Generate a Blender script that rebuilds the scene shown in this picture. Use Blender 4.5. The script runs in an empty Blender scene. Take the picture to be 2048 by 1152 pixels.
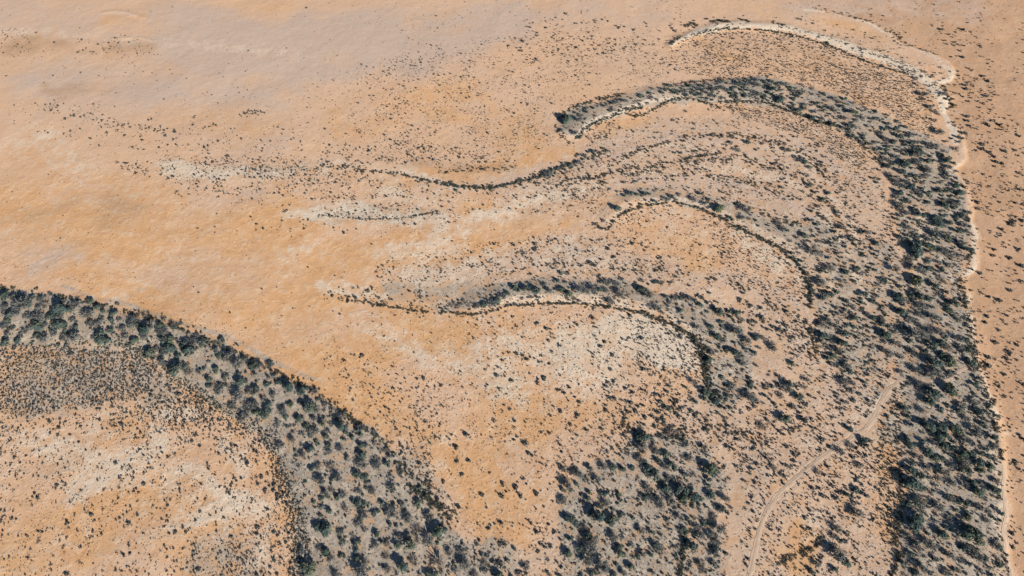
import bpy, math, time
import numpy as np
from mathutils import Vector
T0 = time.time()
S = bpy.context.scene
COL = S.collection

# ---------------------------------------------------------------- camera, sky, sun, exposure
CAM_H, PITCH, FPX = 250.0, math.radians(54.0), 1365.33
cam_data = bpy.data.cameras.new('camera')
cam_data.sensor_width = 36.0
cam_data.lens = 24.0
cam_data.clip_end = 20000.0
cam = bpy.data.objects.new('camera', cam_data)
cam.location = (0.0, 0.0, CAM_H)
cam.rotation_euler = (math.pi / 2 - PITCH, 0.0, 0.0)
COL.objects.link(cam)
S.camera = cam

SUN_EL, SHADOW_AZ = math.radians(24.0), math.radians(40.5)      # shadows fall forward and to the left
world = bpy.data.worlds.new('World')
S.world = world
world.use_nodes = True
wn = world.node_tree.nodes
sky = wn.new('ShaderNodeTexSky')
sky.sky_type = 'NISHITA'
sky.sun_disc = False
sky.sun_elevation = SUN_EL
sky.sun_rotation = math.pi - SHADOW_AZ
sky.dust_density = 0.2
sky.ozone_density = 6.0
wn['Background'].inputs['Strength'].default_value = 0.052
world.node_tree.links.new(sky.outputs['Color'], wn['Background'].inputs['Color'])

sun_data = bpy.data.lights.new('sun', 'SUN')
sun_data.energy = 5.0
sun_data.angle = math.radians(0.53)
sun_data.color = (1.0, 0.93, 0.84)
sun = bpy.data.objects.new('sun', sun_data)
d = Vector((-math.sin(SHADOW_AZ) * math.cos(SUN_EL), math.cos(SHADOW_AZ) * math.cos(SUN_EL), -math.sin(SUN_EL)))
sun.rotation_euler = d.to_track_quat('-Z', 'Y').to_euler()
sun.location = (200, -200, 400)
COL.objects.link(sun)

S.view_settings.view_transform = 'Standard'
S.view_settings.look = 'None'
S.view_settings.gamma = 1.0
S.view_settings.use_curve_mapping = False
S.view_settings.exposure = 0.74
S.render.engine = 'CYCLES'

# ---------------------------------------------------------------- survey: map sheet coordinates to metres on the ground
def at(px, py, z=0.0):
    px = np.asarray(px, float); py = np.asarray(py, float)
    u = (px - 1024.0) / FPX; v = (576.0 - py) / FPX
    dy = v * math.sin(PITCH) + math.cos(PITCH)
    dz = v * math.cos(PITCH) - math.sin(PITCH)
    t = (CAM_H - z) / -dz
    return u * t, dy * t, t / FPX                    # x, y, metres per map unit
def to_map(x, y, z=0.0):
    dz = z - CAM_H
    dep = y * math.cos(PITCH) - dz * math.sin(PITCH)
    v = (y * math.sin(PITCH) + dz * math.cos(PITCH)) / dep
    return 1024 + FPX * x / dep, 576 - FPX * v

rng = np.random.default_rng(11)
def smooth(a, b, x):
    t = np.clip((x - a) / (b - a), 0, 1)
    return t * t * (3 - 2 * t)
def _hash(ix, iy, seed):
    h = (ix.astype(np.int64) * 374761393 + iy.astype(np.int64) * 668265263 + seed * 982451653) & 0xffffffff
    h = ((h ^ (h >> 13)) * 1274126177) & 0xffffffff
    h = h ^ (h >> 16)
    return (h & 0xffff) / 65535.0
def vnoise(x, y, seed):
    ix = np.floor(x); iy = np.floor(y)
    fx = x - ix; fy = y - iy
    fx = fx * fx * (3 - 2 * fx); fy = fy * fy * (3 - 2 * fy)
    a = _hash(ix, iy, seed); b = _hash(ix + 1, iy, seed); c = _hash(ix, iy + 1, seed); e = _hash(ix + 1, iy + 1, seed)
    return (a * (1 - fx) + b * fx) * (1 - fy) + (c * (1 - fx) + e * fx) * fy
def fbm(x, y, scale, seed, octs=4):
    s = 0; amp = 1; tot = 0
    for o in range(octs):
        s = s + amp * vnoise(x / scale + 17.3 * o, y / scale - 9.1 * o, seed + o)
        tot += amp; amp *= 0.5; scale *= 0.5
    return s / tot

# ---------------------------------------------------------------- the map of the ground (x, y, half width)
BELT_LOWER = [(-120,560),(0,578),(60,588),(140,598),(250,622),(330,645),(400,672),(470,702),(540,737),(620,777),(690,828),(750,868),(800,922),(850,982),(900,1052),(960,1122),(1010,1200),
              (590,1200),(597,1080),(588,1010),(562,950),(545,885),(500,850),(430,815),(370,770),(320,725),(250,692),(180,686),(100,692),(0,695),(-120,700)]
BELT_RIGHT = [(1115,240),(1160,210),(1250,187),(1350,168),(1450,156),(1520,154),(1600,168),(1700,198),(1790,238),(1850,272),(1900,300),(1925,350),(1938,420),(1945,500),(1925,560),(1938,640),(1950,720),(1968,800),(2000,880),(2008,960),(2008,1060),(2025,1200),
              (1800,1200),(1802,1080),(1810,1000),(1806,900),(1800,830),(1795,785),(1775,700),(1790,620),(1825,540),(1790,440),(1782,370),(1760,310),(1720,278),(1640,243),(1560,215),(1480,200),(1400,200),(1330,205),(1260,225),(1200,247),(1155,275),(1125,268)]
BELT_CENTRE = [(860,615),(930,590),(990,570),(1060,560),(1150,562),(1250,560),(1330,590),(1420,610),(1480,640),(1510,700),(1500,780),(1440,830),(1400,800),(1420,740),(1400,680),(1340,640),(1280,620),(1200,606),(1100,602),(1000,612),(930,622)]
GROVE = [(1250,860),(1330,865),(1420,890),(1460,960),(1450,1200),(1120,1200),(1125,1000),(1150,945),(1230,920)]
MIDFIELD = [(1220,400),(1300,375),(1400,390),(1480,410),(1560,445),(1640,430),(1700,470),(1790,470),(1810,560),(1785,640),(1775,740),(1690,760),(1650,700),(1620,600),(1610,540),(1560,490),(1450,430),(1350,402),(1260,412)]

BANK = [(1605,21),(1619,16),(1653,21),(1695,31),(1747,45),(1780,60),(1791,77),(1801,87),(1823,92),(1848,97),(1873,107),(1896,120),(1906,132),(1908,147),(1898,156),(1883,162),(1886,180),(1892,205),(1891,227),(1911,250),(1926,267),(1931,295),(1930,315),(1915,330),(1912,345),(1936,375),(1936,388),(1946,418),(1941,438),(1951,458),(1958,473),(1949,480),(1958,500),(1953,528),(1933,548),(1930,555),(1940,580),(1936,601),(1924,616),(1948,633),(1938,648),(1948,688),(1958,738),(1971,776),(1998,826),(2004,870),(2006,906),(2011,939),(2008,971),(2013,1014),(2016,1034),(2007,1061),(2015,1089),(2013,1109),(2023,1134),(2035,1200)]

def L(k, s, soft, pts): return ('line', k, s, soft, pts)
def P(k, s, soft, pts): return ('poly', k, s, soft, pts)
MAP = [
    # grey silty soil under the tree belts
    P('grey', .95, 14, BELT_LOWER), P('grey', .62, 16, BELT_RIGHT), P('grey', .75, 14, BELT_CENTRE), P('grey', .62, 26, GROVE), P('grey', .5, 20, MIDFIELD),
    L('grey', .45, 60, [(90,750,60),(200,740,60),(300,790,30)]), L('grey', .6, 20, [(1000,1120,40),(900,1140,30)]),
    L('grey', .5, 25, [(640,428,8),(700,425,14),(800,424,13),(860,415,7)]), L('grey', .45, 25, [(780,585,15),(860,592,18),(930,590,14)]),
    P('pale', .55, 40, [(760,530),(900,510),(1060,475),(1200,480),(1300,540),(1160,560),(980,560),(900,600),(760,580)]), L('mauve', .6, 50, [(800,555,14),(950,530,26),(1100,510,30),(1200,520,20)]), L('grey', .4, 20, [(330,328,10),(480,335,12),(620,338,12)]), L('grey', .5, 30, [(1780,880,20),(1760,800,20)]),
    L('grey', .5, 70, [(400,1120,14),(450,1105,34),(500,1130,20)]), L('grey', .5, 6, [(120,574,1),(180,593,1.5),(280,611,1.5),(330,634,1.5),(390,654,2),(440,671,2.5),(500,694,3),(545,721,3),(590,741,1.5),(640,761,1)]), L('grey', .45, 30, [(830,930,30),(860,1000,25)]), L('grey', .3, 40, [(980,730,40),(930,700,30)]),
    # pinkish beige of the shrub plain inside the hooks
    P('beige', .9, 40, [(960,330),(1150,300),(1300,240),(1480,215),(1640,250),(1760,330),(1780,480),(1700,560),(1560,440),(1350,390),(1200,400),(1000,400)]),
    P('beige', .9, 40, [(760,520),(950,520),(1150,470),(1400,520),(1600,590),(1700,640),(1790,760),(1790,900),(1640,960),(1500,1160),(1440,1160),(1440,900),(1300,840),(1430,760),(1480,640),(1300,570),(900,590)]),
    P('beige', .8, 40, [(1480,1200),(1560,1000),(1700,900),(1790,900),(1800,1200)]), P('beige', .8, 30, [(880,1060),(960,1090),(1110,1070),(1130,960),(1230,850),(1280,830),(1140,1200),(980,1200)]),
    # pale sand ridges and banks
    L('white', 1.0, 4, [(1342,88,3),(1360,80,4),(1380,70,8),(1400,60,12),(1440,50,9),(1500,49,9),(1560,54,10),(1620,66,11),(1700,92,12),(1780,122,12),(1830,140,12),(1862,165,13),(1882,192,12),(1890,222,4),(1904,258,7),(1916,288,6)]),
    L('white', 1.0, 4, [(1610,18,3),(1660,25,2),(1745,47,3),(1790,75,2),(1830,96,4),(1870,112,7),(1895,135,7),(1898,150,4),(1880,165,5)]),
    L('white', .95, 4, [(1928,300,3),(1920,325,7),(1910,340,5)]), L('white', .95, 4, [(1905,350,4),(1925,380,3),(1938,400,3),(1940,440,3),(1953,470,4),(1950,500,3),(1950,530,3),(1933,548,4)]),
    L('pale', .6, 5, [(1900,530,4),(1905,560,4)]), L('pale', .6, 6, [(1940,590,6),(1940,630,6),(1945,680,3),(1960,740,3),(1975,780,6),(1995,830,5)]),
    L('pale', .8, 10, [(1970,790,10),(1990,830,8)]), L('pale', .6, 8, [(1985,890,6),(1995,940,5),(2003,1000,5),(1995,1060,6),(2010,1120,5)]),
    L('white', 1.0, 3, [(1152,272,6),(1160,266,5),(1178,248,7),(1215,235,8),(1250,219,8),(1285,206,6),(1320,199,4),(1360,192,4)]), L('white', .85, 6, [(1130,262,6),(1148,276,10)]),
    L('pale', .6, 8, [(1190,220,8),(1260,195,6),(1330,188,7),(1420,180,5)]), L('pale', .65, 8, [(1340,212,3),(1440,195,4),(1540,200,4),(1640,232,4),(1690,252,3)]),
    L('pale', .85, 5, [(950,622,2),(985,606,4),(1040,600,7),(1120,598,8),(1200,600,8),(1270,608,8),(1330,628,7),(1375,655,4)]),
    L('pale', .65, 8, [(1205,448,5),(1225,440,5),(1255,415,5),(1300,400,6),(1370,398,5),(1450,425,6),(1520,460,7),(1580,492,7),(1620,540,7)]),
    L('white', .72, 12, [(650,325,5),(690,328,8),(720,338,7),(760,342,5),(810,343,8),(850,352,7),(890,365,3),(950,374,2)]),
    L('pale', .7, 22, [(330,330,6),(420,333,12),(520,340,14),(640,345,12)]), L('white', .62, 44, [(330,326,2),(400,328,5),(470,330,8),(520,338,7),(600,347,8),(660,340,7),(760,362,4),(900,385,3)]), L('white', .62, 34, [(590,432,2),(680,424,8),(780,427,8),(860,418,6),(960,420,7),(1060,405,7),(1150,382,6),(1210,372,4)]),
    L('pale', .62, 25, [(830,442,4),(930,432,8),(1040,415,12),(1120,385,12),(1200,372,12)]), L('pale', .45, 30, [(1000,400,12),(1140,375,20)]),
    L('white', .5, 90, [(960,700,16),(1080,680,30),(1200,690,40)]), L('white', .45, 60, [(880,700,10),(950,720,20),(1040,780,20)]), L('white', .4, 60, [(60,900,30),(180,960,30),(300,900,40),(420,1040,20),(500,980,20)]), L('white', .6, 60, [(1250,660,20),(1330,690,40),(1370,715,20)]), L('pale', .9, 40, [(1150,650,14),(1260,665,26),(1340,690,40),(1385,720,20)]), L('pale', .6, 50, [(1000,700,40),(1150,720,60)]),
    L('white', .5, 50, [(1500,475,14),(1570,530,22)]), L('pale', .75, 35, [(1480,460,12),(1540,500,25),(1590,545,15)]), L('pale', .4, 30, [(1360,440,40)]), L('pale', .5, 25, [(1670,280,25),(1720,320,12)]),
    L('pale', .6, 20, [(650,575,8),(700,580,12),(760,600,6)]), L('pale', .55, 25, [(710,640,14),(780,660,12),(840,720,12)]),
    L('white', .45, 40, [(90,890,26),(330,840,20),(300,930,24),(480,990,12)]), L('pale', .9, 25, [(40,870,20),(100,900,30),(200,955,15)]), L('pale', .85, 22, [(330,830,18),(375,835,16)]), L('pale', .7, 30, [(310,880,20),(290,940,30),(150,980,30)]),
    L('pale', .8, 22, [(460,880,10),(490,930,14)]), L('pale', .8, 25, [(330,1060,10),(400,1030,14),(480,990,18),(530,1010,10),(530,1100,10),(560,1150,12)]), L('pale', .5, 25, [(110,1090,20)]),
    L('pale', .6, 18, [(900,880,12),(890,940,10)]), L('pale', .55, 14, [(1070,960,10),(1085,990,8)]), L('pale', .5, 40, [(1050,880,20)]),
    L('pale', .5, 30, [(0,300,20),(40,260,15)]), L('pale', .45, 20, [(0,480,10)]), L('pale', .4, 30, [(200,600,30),(270,580,20)]), L('pale', .5, 30, [(620,500,16),(580,545,12)]), L('pale', .6, 50, [(900,470,20),(860,500,20),(780,500,14)]), L('white', .35, 40, [(880,455,8),(980,440,10),(1080,410,10)]), L('white', .4, 40, [(860,398,4),(960,425,10),(1050,405,8)]), L('white', .45, 40, [(420,345,6),(520,352,12),(640,358,8)]), L('white', .4, 30, [(650,580,8),(720,590,8)]), L('pale', .6, 60, [(20,300,20),(80,270,20),(160,330,14)]),
    L('pale', .6, 14, [(870,395,0),(885,460,16)]), L('pale', .4, 25, [(600,110,10),(0,55,6),(60,60,5),(160,72,4)]), L('pale', .8, 4, [(215,21,0),(245,22,1),(272,32,1)]), L('pale', .8, 4, [(240,74,0),(270,73,1),(298,76,1)]),
    L('pale', .45, 16, [(1700,850,14),(1760,800,8)]), L('pale', .5, 20, [(1640,1040,10),(1600,1080,8)]), L('pale', .55, 12, [(1830,560,8),(1845,430,8)]), L('pale', .4, 16, [(1500,740,14),(1580,610,14)]),
    L('pale', .5, 6, [(2020,865,10),(2048,860,8)]), L('pale', .35, 20, [(1345,215,12)]), L('pale', .3, 60, [(1600,540,60)]),
    L('pale', .6, 16, [(1215,335,3),(1300,305,5),(1400,283,6),(1500,282,7),(1590,310,7),(1660,370,6),(1720,460,5)]), L('pale', .55, 18, [(1120,388,4),(1250,352,6),(1350,338,6),(1480,335,8),(1580,360,8),(1660,430,7),(1720,530,6),(1740,620,4)]), L('mauve', .7, 22, [(1230,372,4),(1350,360,8),(1480,370,9),(1600,410,8),(1690,480,6)]),
    L('mauve', .6, 22, [(1200,318,5),(1330,282,6),(1480,262,7),(1600,285,7),(1690,350,6)]), L('pale', .5, 18, [(1420,580,5),(1530,620,7),(1620,690,6),(1680,760,5)]), L('mauve', .5, 26, [(1450,600,8),(1560,640,8),(1640,740,8),(1700,840,8)]), L('pale', .5, 16, [(960,500,4),(1100,478,6),(1220,480,5)]),
    # strong orange
    L('orange', .95, 60, [(880,850,12),(930,900,30),(980,950,60),(1010,1000,60),(1020,1040,40)]), L('orange', .9, 50, [(480,690,10),(560,720,30),(640,740,40),(700,780,40),(800,850,30),(870,880,10)]),
    L('orange', .75, 90, [(120,560,10),(300,590,30),(450,620,50),(560,620,60),(700,600,20)]), L('orange', .75, 90, [(0,390,40),(120,460,40),(280,470,60),(450,480,60),(560,460,50)]),
    L('orange', .65, 70, [(600,540,60),(700,520,40),(850,490,30),(960,480,30)]), L('orange', .7, 45, [(780,480,20),(900,490,26),(1000,465,22),(1120,450,10)]), L('orange', .7, 40, [(900,395,12),(1000,388,12)]),
    L('orange', .6, 60, [(720,690,40),(800,640,30),(900,660,40)]), L('orange', .6, 60, [(1020,640,20),(1000,760,40)]), L('orange', .7, 60, [(960,830,40),(1080,840,50),(1180,830,30)]),
    L('orange', .7, 40, [(1790,820,6),(1770,880,14),(1770,960,18),(1775,1040,18)]), L('orange', .8, 35, [(1610,1080,20),(1580,1110,20)]), L('orange', .55, 30, [(1680,1010,10)]),
    L('orange', .7, 40, [(1280,460,25),(1340,470,25),(1400,520,20)]), L('orange', .35, 40, [(1330,750,30)]), L('orange', .6, 40, [(20,830,20),(80,830,25),(60,850,10)]), L('orange', .65, 60, [(420,1100,60),(300,1000,40),(150,1060,60),(20,1100,40)]),
    L('orange', .7, 40, [(540,920,20),(560,980,15),(570,1060,15)]), L('orange', .6, 40, [(200,890,20),(280,840,16),(250,900,10)]), L('orange', .6, 40, [(330,750,30),(400,790,14),(480,830,10)]), L('orange', .45, 60, [(120,720,40),(40,720,20)]),
    L('orange', .6, 30, [(560,340,0),(760,360,10),(1000,330,14),(1140,300,8)]), L('orange', .5, 60, [(700,240,60),(900,200,50),(1050,260,60)]), L('orange', .6, 30, [(1230,255,14),(1290,248,14)]), L('orange', .6, 25, [(1400,80,14),(1440,110,12)]),
    L('orange', .6, 25, [(1660,45,8),(1720,62,10),(1770,80,6)]), L('orange', .35, 60, [(1500,120,30),(1700,180,30)]), L('orange', .25, 60, [(1985,300,30),(1990,600,30),(2010,800,20)]), L('orange', .5, 30, [(1910,520,6),(1915,505,6)]), L('orange', .5, 30, [(220,40,18),(270,40,14)]),
    L('orange', .5, 80, [(20,320,30),(100,350,40),(250,380,50),(350,390,30)]), L('orange', .35, 60, [(300,230,40),(520,260,40)]), L('orange', .4, 60, [(560,10,30)]),
    # mauve grey silt on the flats
    L('mauve', .95, 120, [(360,60,40),(520,90,60),(700,90,70),(850,80,60),(1000,40,40)]), L('mauve', .6, 140, [(60,150,50),(300,170,60),(500,200,50)]), L('mauve', .7, 80, [(560,140,20),(700,125,20),(640,60,60)]), L('mauve', .5, 100, [(0,20,40),(150,40,40),(300,100,40)]),
    L('mauve', .7, 60, [(80,540,14),(140,525,20),(60,500,10)]), L('mauve', .6, 50, [(290,545,4),(340,560,14),(400,575,8)]), L('mauve', .55, 60, [(260,470,40),(200,440,20)]), L('mauve', .5, 60, [(470,590,20),(540,580,20),(600,560,14)]),
    L('mauve', .55, 50, [(520,630,14),(600,640,10)]), L('mauve', .9, 8, [(120,575,1),(180,594,1),(280,612,1),(330,635,1),(390,655,1),(440,672,2),(500,695,2),(545,722,2),(590,742,1),(640,762,0)]), L('mauve', .45, 100, [(1150,30,50),(1450,10,20),(1900,10,40)]),
    L('mauve', .5, 40, [(420,400,20),(520,390,10)]), L('mauve', .4, 60, [(560,300,20),(100,230,30)]), L('mauve', .45, 40, [(1085,970,14),(1000,900,14)]),
    # darker stained soil
    L('dark', .7, 40, [(20,90,14),(90,85,14),(150,90,10),(230,95,12),(280,90,14)]), L('dark', .6, 50, [(100,165,6),(150,170,14),(200,175,8)]), L('dark', .6, 60, [(20,435,14),(90,415,12),(150,400,6)]), L('dark', .5, 60, [(190,400,14),(290,405,14),(220,440,14)]),
    L('dark', .65, 30, [(780,868,8),(830,880,12),(880,885,6)]), L('dark', .5, 60, [(1370,75,14),(1480,80,14),(1600,105,14),(1750,160,20),(1830,200,20)]), L('dark', .6, 25, [(1560,225,5),(1640,255,8),(1700,285,5)]), L('dark', .5, 25, [(1200,255,6),(1240,240,5)]),
    L('dark', .5, 20, [(700,315,6),(880,325,8),(960,330,6),(1020,338,4)]), L('dark', .4, 40, [(1000,1040,14),(1060,1050,14)]), L('dark', .45, 30, [(1960,560,4),(1912,335,6),(1920,360,4)]), L('dark', .35, 60, [(1090,820,16),(1160,850,20)]), L('dark', .4, 18, [(1785,900,4),(1790,1000,5)]), L('dark', .3, 60, [(380,960,30),(250,1000,30)]),
    L('dark', .35, 120, [(1990,400,60),(2000,650,60),(2020,1000,50)]), L('dark', .35, 60, [(1680,70,10),(1760,95,6)]), L('dark', .4, 40, [(960,390,6),(1040,385,4)]),
]
TRACKS = [
    (2.3, [(1478,1200),(1500,1152),(1512,1100),(1520,1060),(1532,1025),(1560,985),(1600,950),(1640,918),(1665,902),(1700,880),(1735,855),(1755,830),(1765,800),(1785,772),(1810,760),(1835,757)]),
    (1.7, [(2008,930),(2011,945),(2008,971),(2013,1014),(2016,1034),(2007,1061),(2015,1089),(2013,1109),(2023,1134),(2036,1200)]),
    (1.3, [(1835,757),(1865,762),(1890,764),(1915,745),(1935,735)]),
    (1.2, [(1222,400),(1212,415),(1205,428),(1190,440)]),
]

# ---------------------------------------------------------------- ground: one sheet, fine where the photograph looks, coarse to the horizon
def axis(a, b, step, far, n):
    core = np.arange(a, b + step * .5, step)
    g = np.geomspace(step * 1.6, far, n)
    return np.concatenate([(a - np.cumsum(g))[::-1], core, b + np.cumsum(g)])
GX = axis(-345.0, 345.0, 0.75, 900.0, 26)
GY = axis(40.0, 440.0, 0.75, 900.0, 26)
NX, NY = len(GX), len(GY)
X, Y = np.meshgrid(GX, GY)
X = X.ravel(); Y = Y.ravel()
DX = 2.2 * (fbm(X, Y, 8, 90, 3) - .5); DY = 2.2 * (fbm(X, Y, 8, 95, 3) - .5)   # natural wobble of every soil edge
EX = 2.6 * (fbm(X, Y, 26, 190, 4) - .5); EY = 2.6 * (fbm(X, Y, 26, 195, 4) - .5)
WX = X + 1.4 * DX; WY = Y + 1.4 * DY
PATCH = fbm(X, Y, 11, 300, 5); PATCH2 = fbm(X, Y * 1.6, 38, 310, 5)

def resample(pts, step=2.0):
    p = np.array([(x, y, w[0] if w else 0) for x, y, *w in pts], float)
    wx, wy, s = at(p[:, 0], p[:, 1])
    return np.stack([wx, wy, p[:, 2] * s], 1), s
def line_dist(qx, qy, W, reach):
    """signed clearance to a line of varying half width; only near points are computed"""
    out = np.full(len(qx), 1e6)
    if len(W) == 1:
        return np.hypot(qx - W[0, 0], qy - W[0, 1]) - W[0, 2]
    for (ax, ay, aw), (bx, by, bw) in zip(W[:-1], W[1:]):
        r = reach + max(aw, bw)
        m = np.flatnonzero((qx > min(ax, bx) - r) & (qx < max(ax, bx) + r) & (qy > min(ay, by) - r) & (qy < max(ay, by) + r))
        if len(m) == 0: continue
        dx, dy = bx - ax, by - ay
        t = np.clip(((qx[m] - ax) * dx + (qy[m] - ay) * dy) / max(dx * dx + dy * dy, 1e-9), 0, 1)
        dd = np.hypot(qx[m] - ax - t * dx, qy[m] - ay - t * dy) - (aw + t * (bw - aw))
        out[m] = np.minimum(out[m], dd)
    return out
def inside(qx, qy, W):
    c = np.zeros(len(qx), bool)
    n = len(W)
    for i in range(n):
        x1, y1 = W[i, 0], W[i, 1]; x2, y2 = W[i - 1, 0], W[i - 1, 1]
        if y1 == y2: continue
        c ^= ((y1 > qy) != (y2 > qy)) & (qx < (x2 - x1) * (qy - y1) / (y2 - y1) + x1)
    return c
def poly_dist(qx, qy, W, reach):
    dd = line_dist(qx, qy, np.vstack([W, W[:1]]), reach)
    bb = (qx > W[:, 0].min()) & (qx < W[:, 0].max()) & (qy > W[:, 1].min()) & (qy < W[:, 1].max())
    m = np.flatnonzero(bb)
    ins = m[inside(qx[m], qy[m], W)]
    dd[ins] = -dd[ins]
    return np.clip(dd, -1e3, 1e6)
mapx, mapy = to_map(X, Y)
MOT = np.clip(.2 + .8 * smooth(210, 430, mapy + 160 * (PATCH2 - .5) + np.maximum(0, mapx - 1000) * .3) - .55 * smooth(1880, 1960, mapx), 0, 1)
KEYS = ['pale', 'orange', 'grey', 'mauve', 'dark', 'beige', 'pan', 'white']
MASK = {k: np.zeros(len(X)) for k in KEYS}
for typ, k, s, soft, pts in MAP:
    W, sc = resample(pts)
    soft_m = soft * sc.mean()
    f = line_dist if typ == 'line' else poly_dist
    kd = min(2.0, .5 + soft_m * .25) + (.9 if k == 'white' else 0); ke = min(9.0, soft_m * .9)
    dd = f(X + DX * kd + EX * ke, Y + DY * kd + EY * ke, W, soft_m + 2)
    if typ == 'line':
        m = s * (1 - smooth(-soft_m * .3, soft_m, dd))
    else:
        m = s * (1 - smooth(-soft_m * .5, soft_m * .5, dd))
    if soft_m > 2:
        m = np.clip(m * (1 + .9 * (PATCH - .5) + 1.5 * (PATCH2 - .5)), 0, 1) if k != 'grey' else np.clip(m * (1 + 1.3 * (PATCH - .5)), 0, 1)
    if k == 'white' and soft <= 6 and pts[0][0] not in (1342, 1152):
        m = m * (.5 + .5 * smooth(.36, .54, fbm(X, Y, 15, 333, 4)))
    MASK[k] = np.maximum(MASK[k], m)

# the pan beyond the eroded bank lies a little lower
Wb, _ = resample([(x, y) for x, y in BANK] + [(2600, 1250), (2900, -200), (1560, -60)])
panw = poly_dist(X + .6 * (WX - X), Y + .6 * (WY - Y), Wb, 40)
MASK['pan'] = 1 - smooth(-2.5, 0.5, panw)

nb_x, nb_y, _ = at(1605, 21)
NOB = smooth(8, 34, np.hypot(X - nb_x, Y - nb_y)) * (1 - smooth(420, 440, Y))
hb = fbm(X, Y, 60, 3, 4) * 1.5 + fbm(X, Y, 14, 8, 3) * .28
small = fbm(X, Y, 3.2, 21, 3)
core = (np.abs(X) < 360) & (Y > 30) & (Y < 460)
Z = hb + np.where(core, (small - .5) * .12, 0)
Z -= .45 * (1 - smooth(-2.4, .8, panw)) * NOB * (.25 + 1.3 * fbm(X, Y, 16, 61, 3))
def ridge(pts, h, soft):
    W, sc = resample(pts)
    s = soft * sc.mean()
    return h * (1 - smooth(-s * .5, s, line_dist(WX, WY, W, s + 3)))
Z += ridge([(1342, 88, 2), (1380, 70, 6), (1440, 49, 8), (1560, 52, 9), (1700, 90, 11), (1830, 139, 11), (1880, 185, 13)], .8, 16)
Z += ridge([(1135, 262, 8), (1180, 235, 14), (1300, 190, 16), (1450, 175, 18), (1560, 180, 20), (1700, 225, 26), (1830, 310, 30)], .75, 26)
Z += ridge([(950, 600, 12), (1080, 580, 16), (1220, 585, 16), (1330, 620, 14), (1400, 660, 16), (1440, 730, 18)], .6, 24)
Z += ridge([(1220, 430, 8), (1270, 395, 10), (1380, 392, 12), (1500, 440, 14), (1600, 500, 14), (1640, 560, 14)], .5, 22)
Z += ridge([(-60, 620, 30), (100, 630, 34), (300, 670, 32), (460, 760, 40), (640, 880, 60), (740, 1040, 90), (780, 1180, 100)], .8, 34)
Z += ridge([(1900, 640, 40), (1920, 800, 60), (1910, 960, 80), (1910, 1180, 80)], .7, 40)
Z += ridge([(205, 24, 1), (245, 22, 2), (285, 36, 1)], .28, 9) + ridge([(228, 75, 1), (270, 73, 1), (310, 80, 1)], .25, 8)
Z -= 2.2 * .5 + .28
rut_info = []
RUT = np.zeros(len(X))
for w, pts in TRACKS:                                # wheel tracks worn into the sand
    W, sc = resample([(x, y, 0) for x, y in pts])
    dd = line_dist(WX * .3 + X * .7, WY * .3 + Y * .7, W, 8)
    half = w * .5
    RUT = np.maximum(RUT, 1 - smooth(half * .9, half * 1.5, dd))
    rut = np.exp(-((dd - half * .62) / .38) ** 2)
    Z -= .05 * rut
    Z += .05 * np.exp(-((dd - half * 1.5) / .45) ** 2)
RUT *= .55 + .6 * fbm(X, Y, 12, 71, 3)
Zg = Z.reshape(NY, NX)
def height(x, y):
    x = np.asarray(x, float); y = np.asarray(y, float)
    i = np.clip(np.searchsorted(GX, x) - 1, 0, NX - 2); j = np.clip(np.searchsorted(GY, y) - 1, 0, NY - 2)
    fx = np.clip((x - GX[i]) / (GX[i + 1] - GX[i]), 0, 1); fy = np.clip((y - GY[j]) / (GY[j + 1] - GY[j]), 0, 1)
    return (Zg[j, i] * (1 - fx) + Zg[j, i + 1] * fx) * (1 - fy) + (Zg[j + 1, i] * (1 - fx) + Zg[j + 1, i + 1] * fx) * fy

def quad_mesh(name, V, F, smooth_f=False, attrs=None):
    me = bpy.data.meshes.new(name)
    V = np.asarray(V, np.float32); F = np.asarray(F, np.int32)
    me.vertices.add(len(V)); me.vertices.foreach_set('co', V.ravel())
    me.loops.add(F.size); me.loops.foreach_set('vertex_index', F.ravel())
    me.polygons.add(len(F)); me.polygons.foreach_set('loop_start', np.arange(0, F.size, F.shape[1], dtype=np.int32))
    if smooth_f: me.polygons.foreach_set('use_smooth', np.ones(len(F), bool))
    me.update(calc_edges=True)
    for k, (typ, data) in (attrs or {}).items():
        a = me.attributes.new(k, typ, 'POINT')
        a.data.foreach_set('value' if typ == 'FLOAT' else 'color', np.asarray(data, np.float32).ravel())
    return me
idx = np.arange(NX * NY, dtype=np.int32).reshape(NY, NX)
F = np.stack([idx[:-1, :-1], idx[:-1, 1:], idx[1:, 1:], idx[1:, :-1]], -1).reshape(-1, 4)
one = np.ones(len(X))
gme = quad_mesh('ground', np.stack([X, Y, Z], 1), F, True, {
    'soil_a': ('FLOAT_COLOR', np.stack([MASK['pale'], MASK['orange'], MASK['grey'], MASK['mauve']], 1)),
    'soil_c': ('FLOAT', MASK['white']), 'rough': ('FLOAT', MOT),
    'soil_b': ('FLOAT_COLOR', np.stack([MASK['dark'], MASK['beige'], MASK['pan'], RUT], 1))})
ground = bpy.data.objects.new('ground', gme)
ground['kind'] = 'structure'
ground['label'] = 'orange and pale sandy desert flats with grey tree belts'
COL.objects.link(ground)

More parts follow.
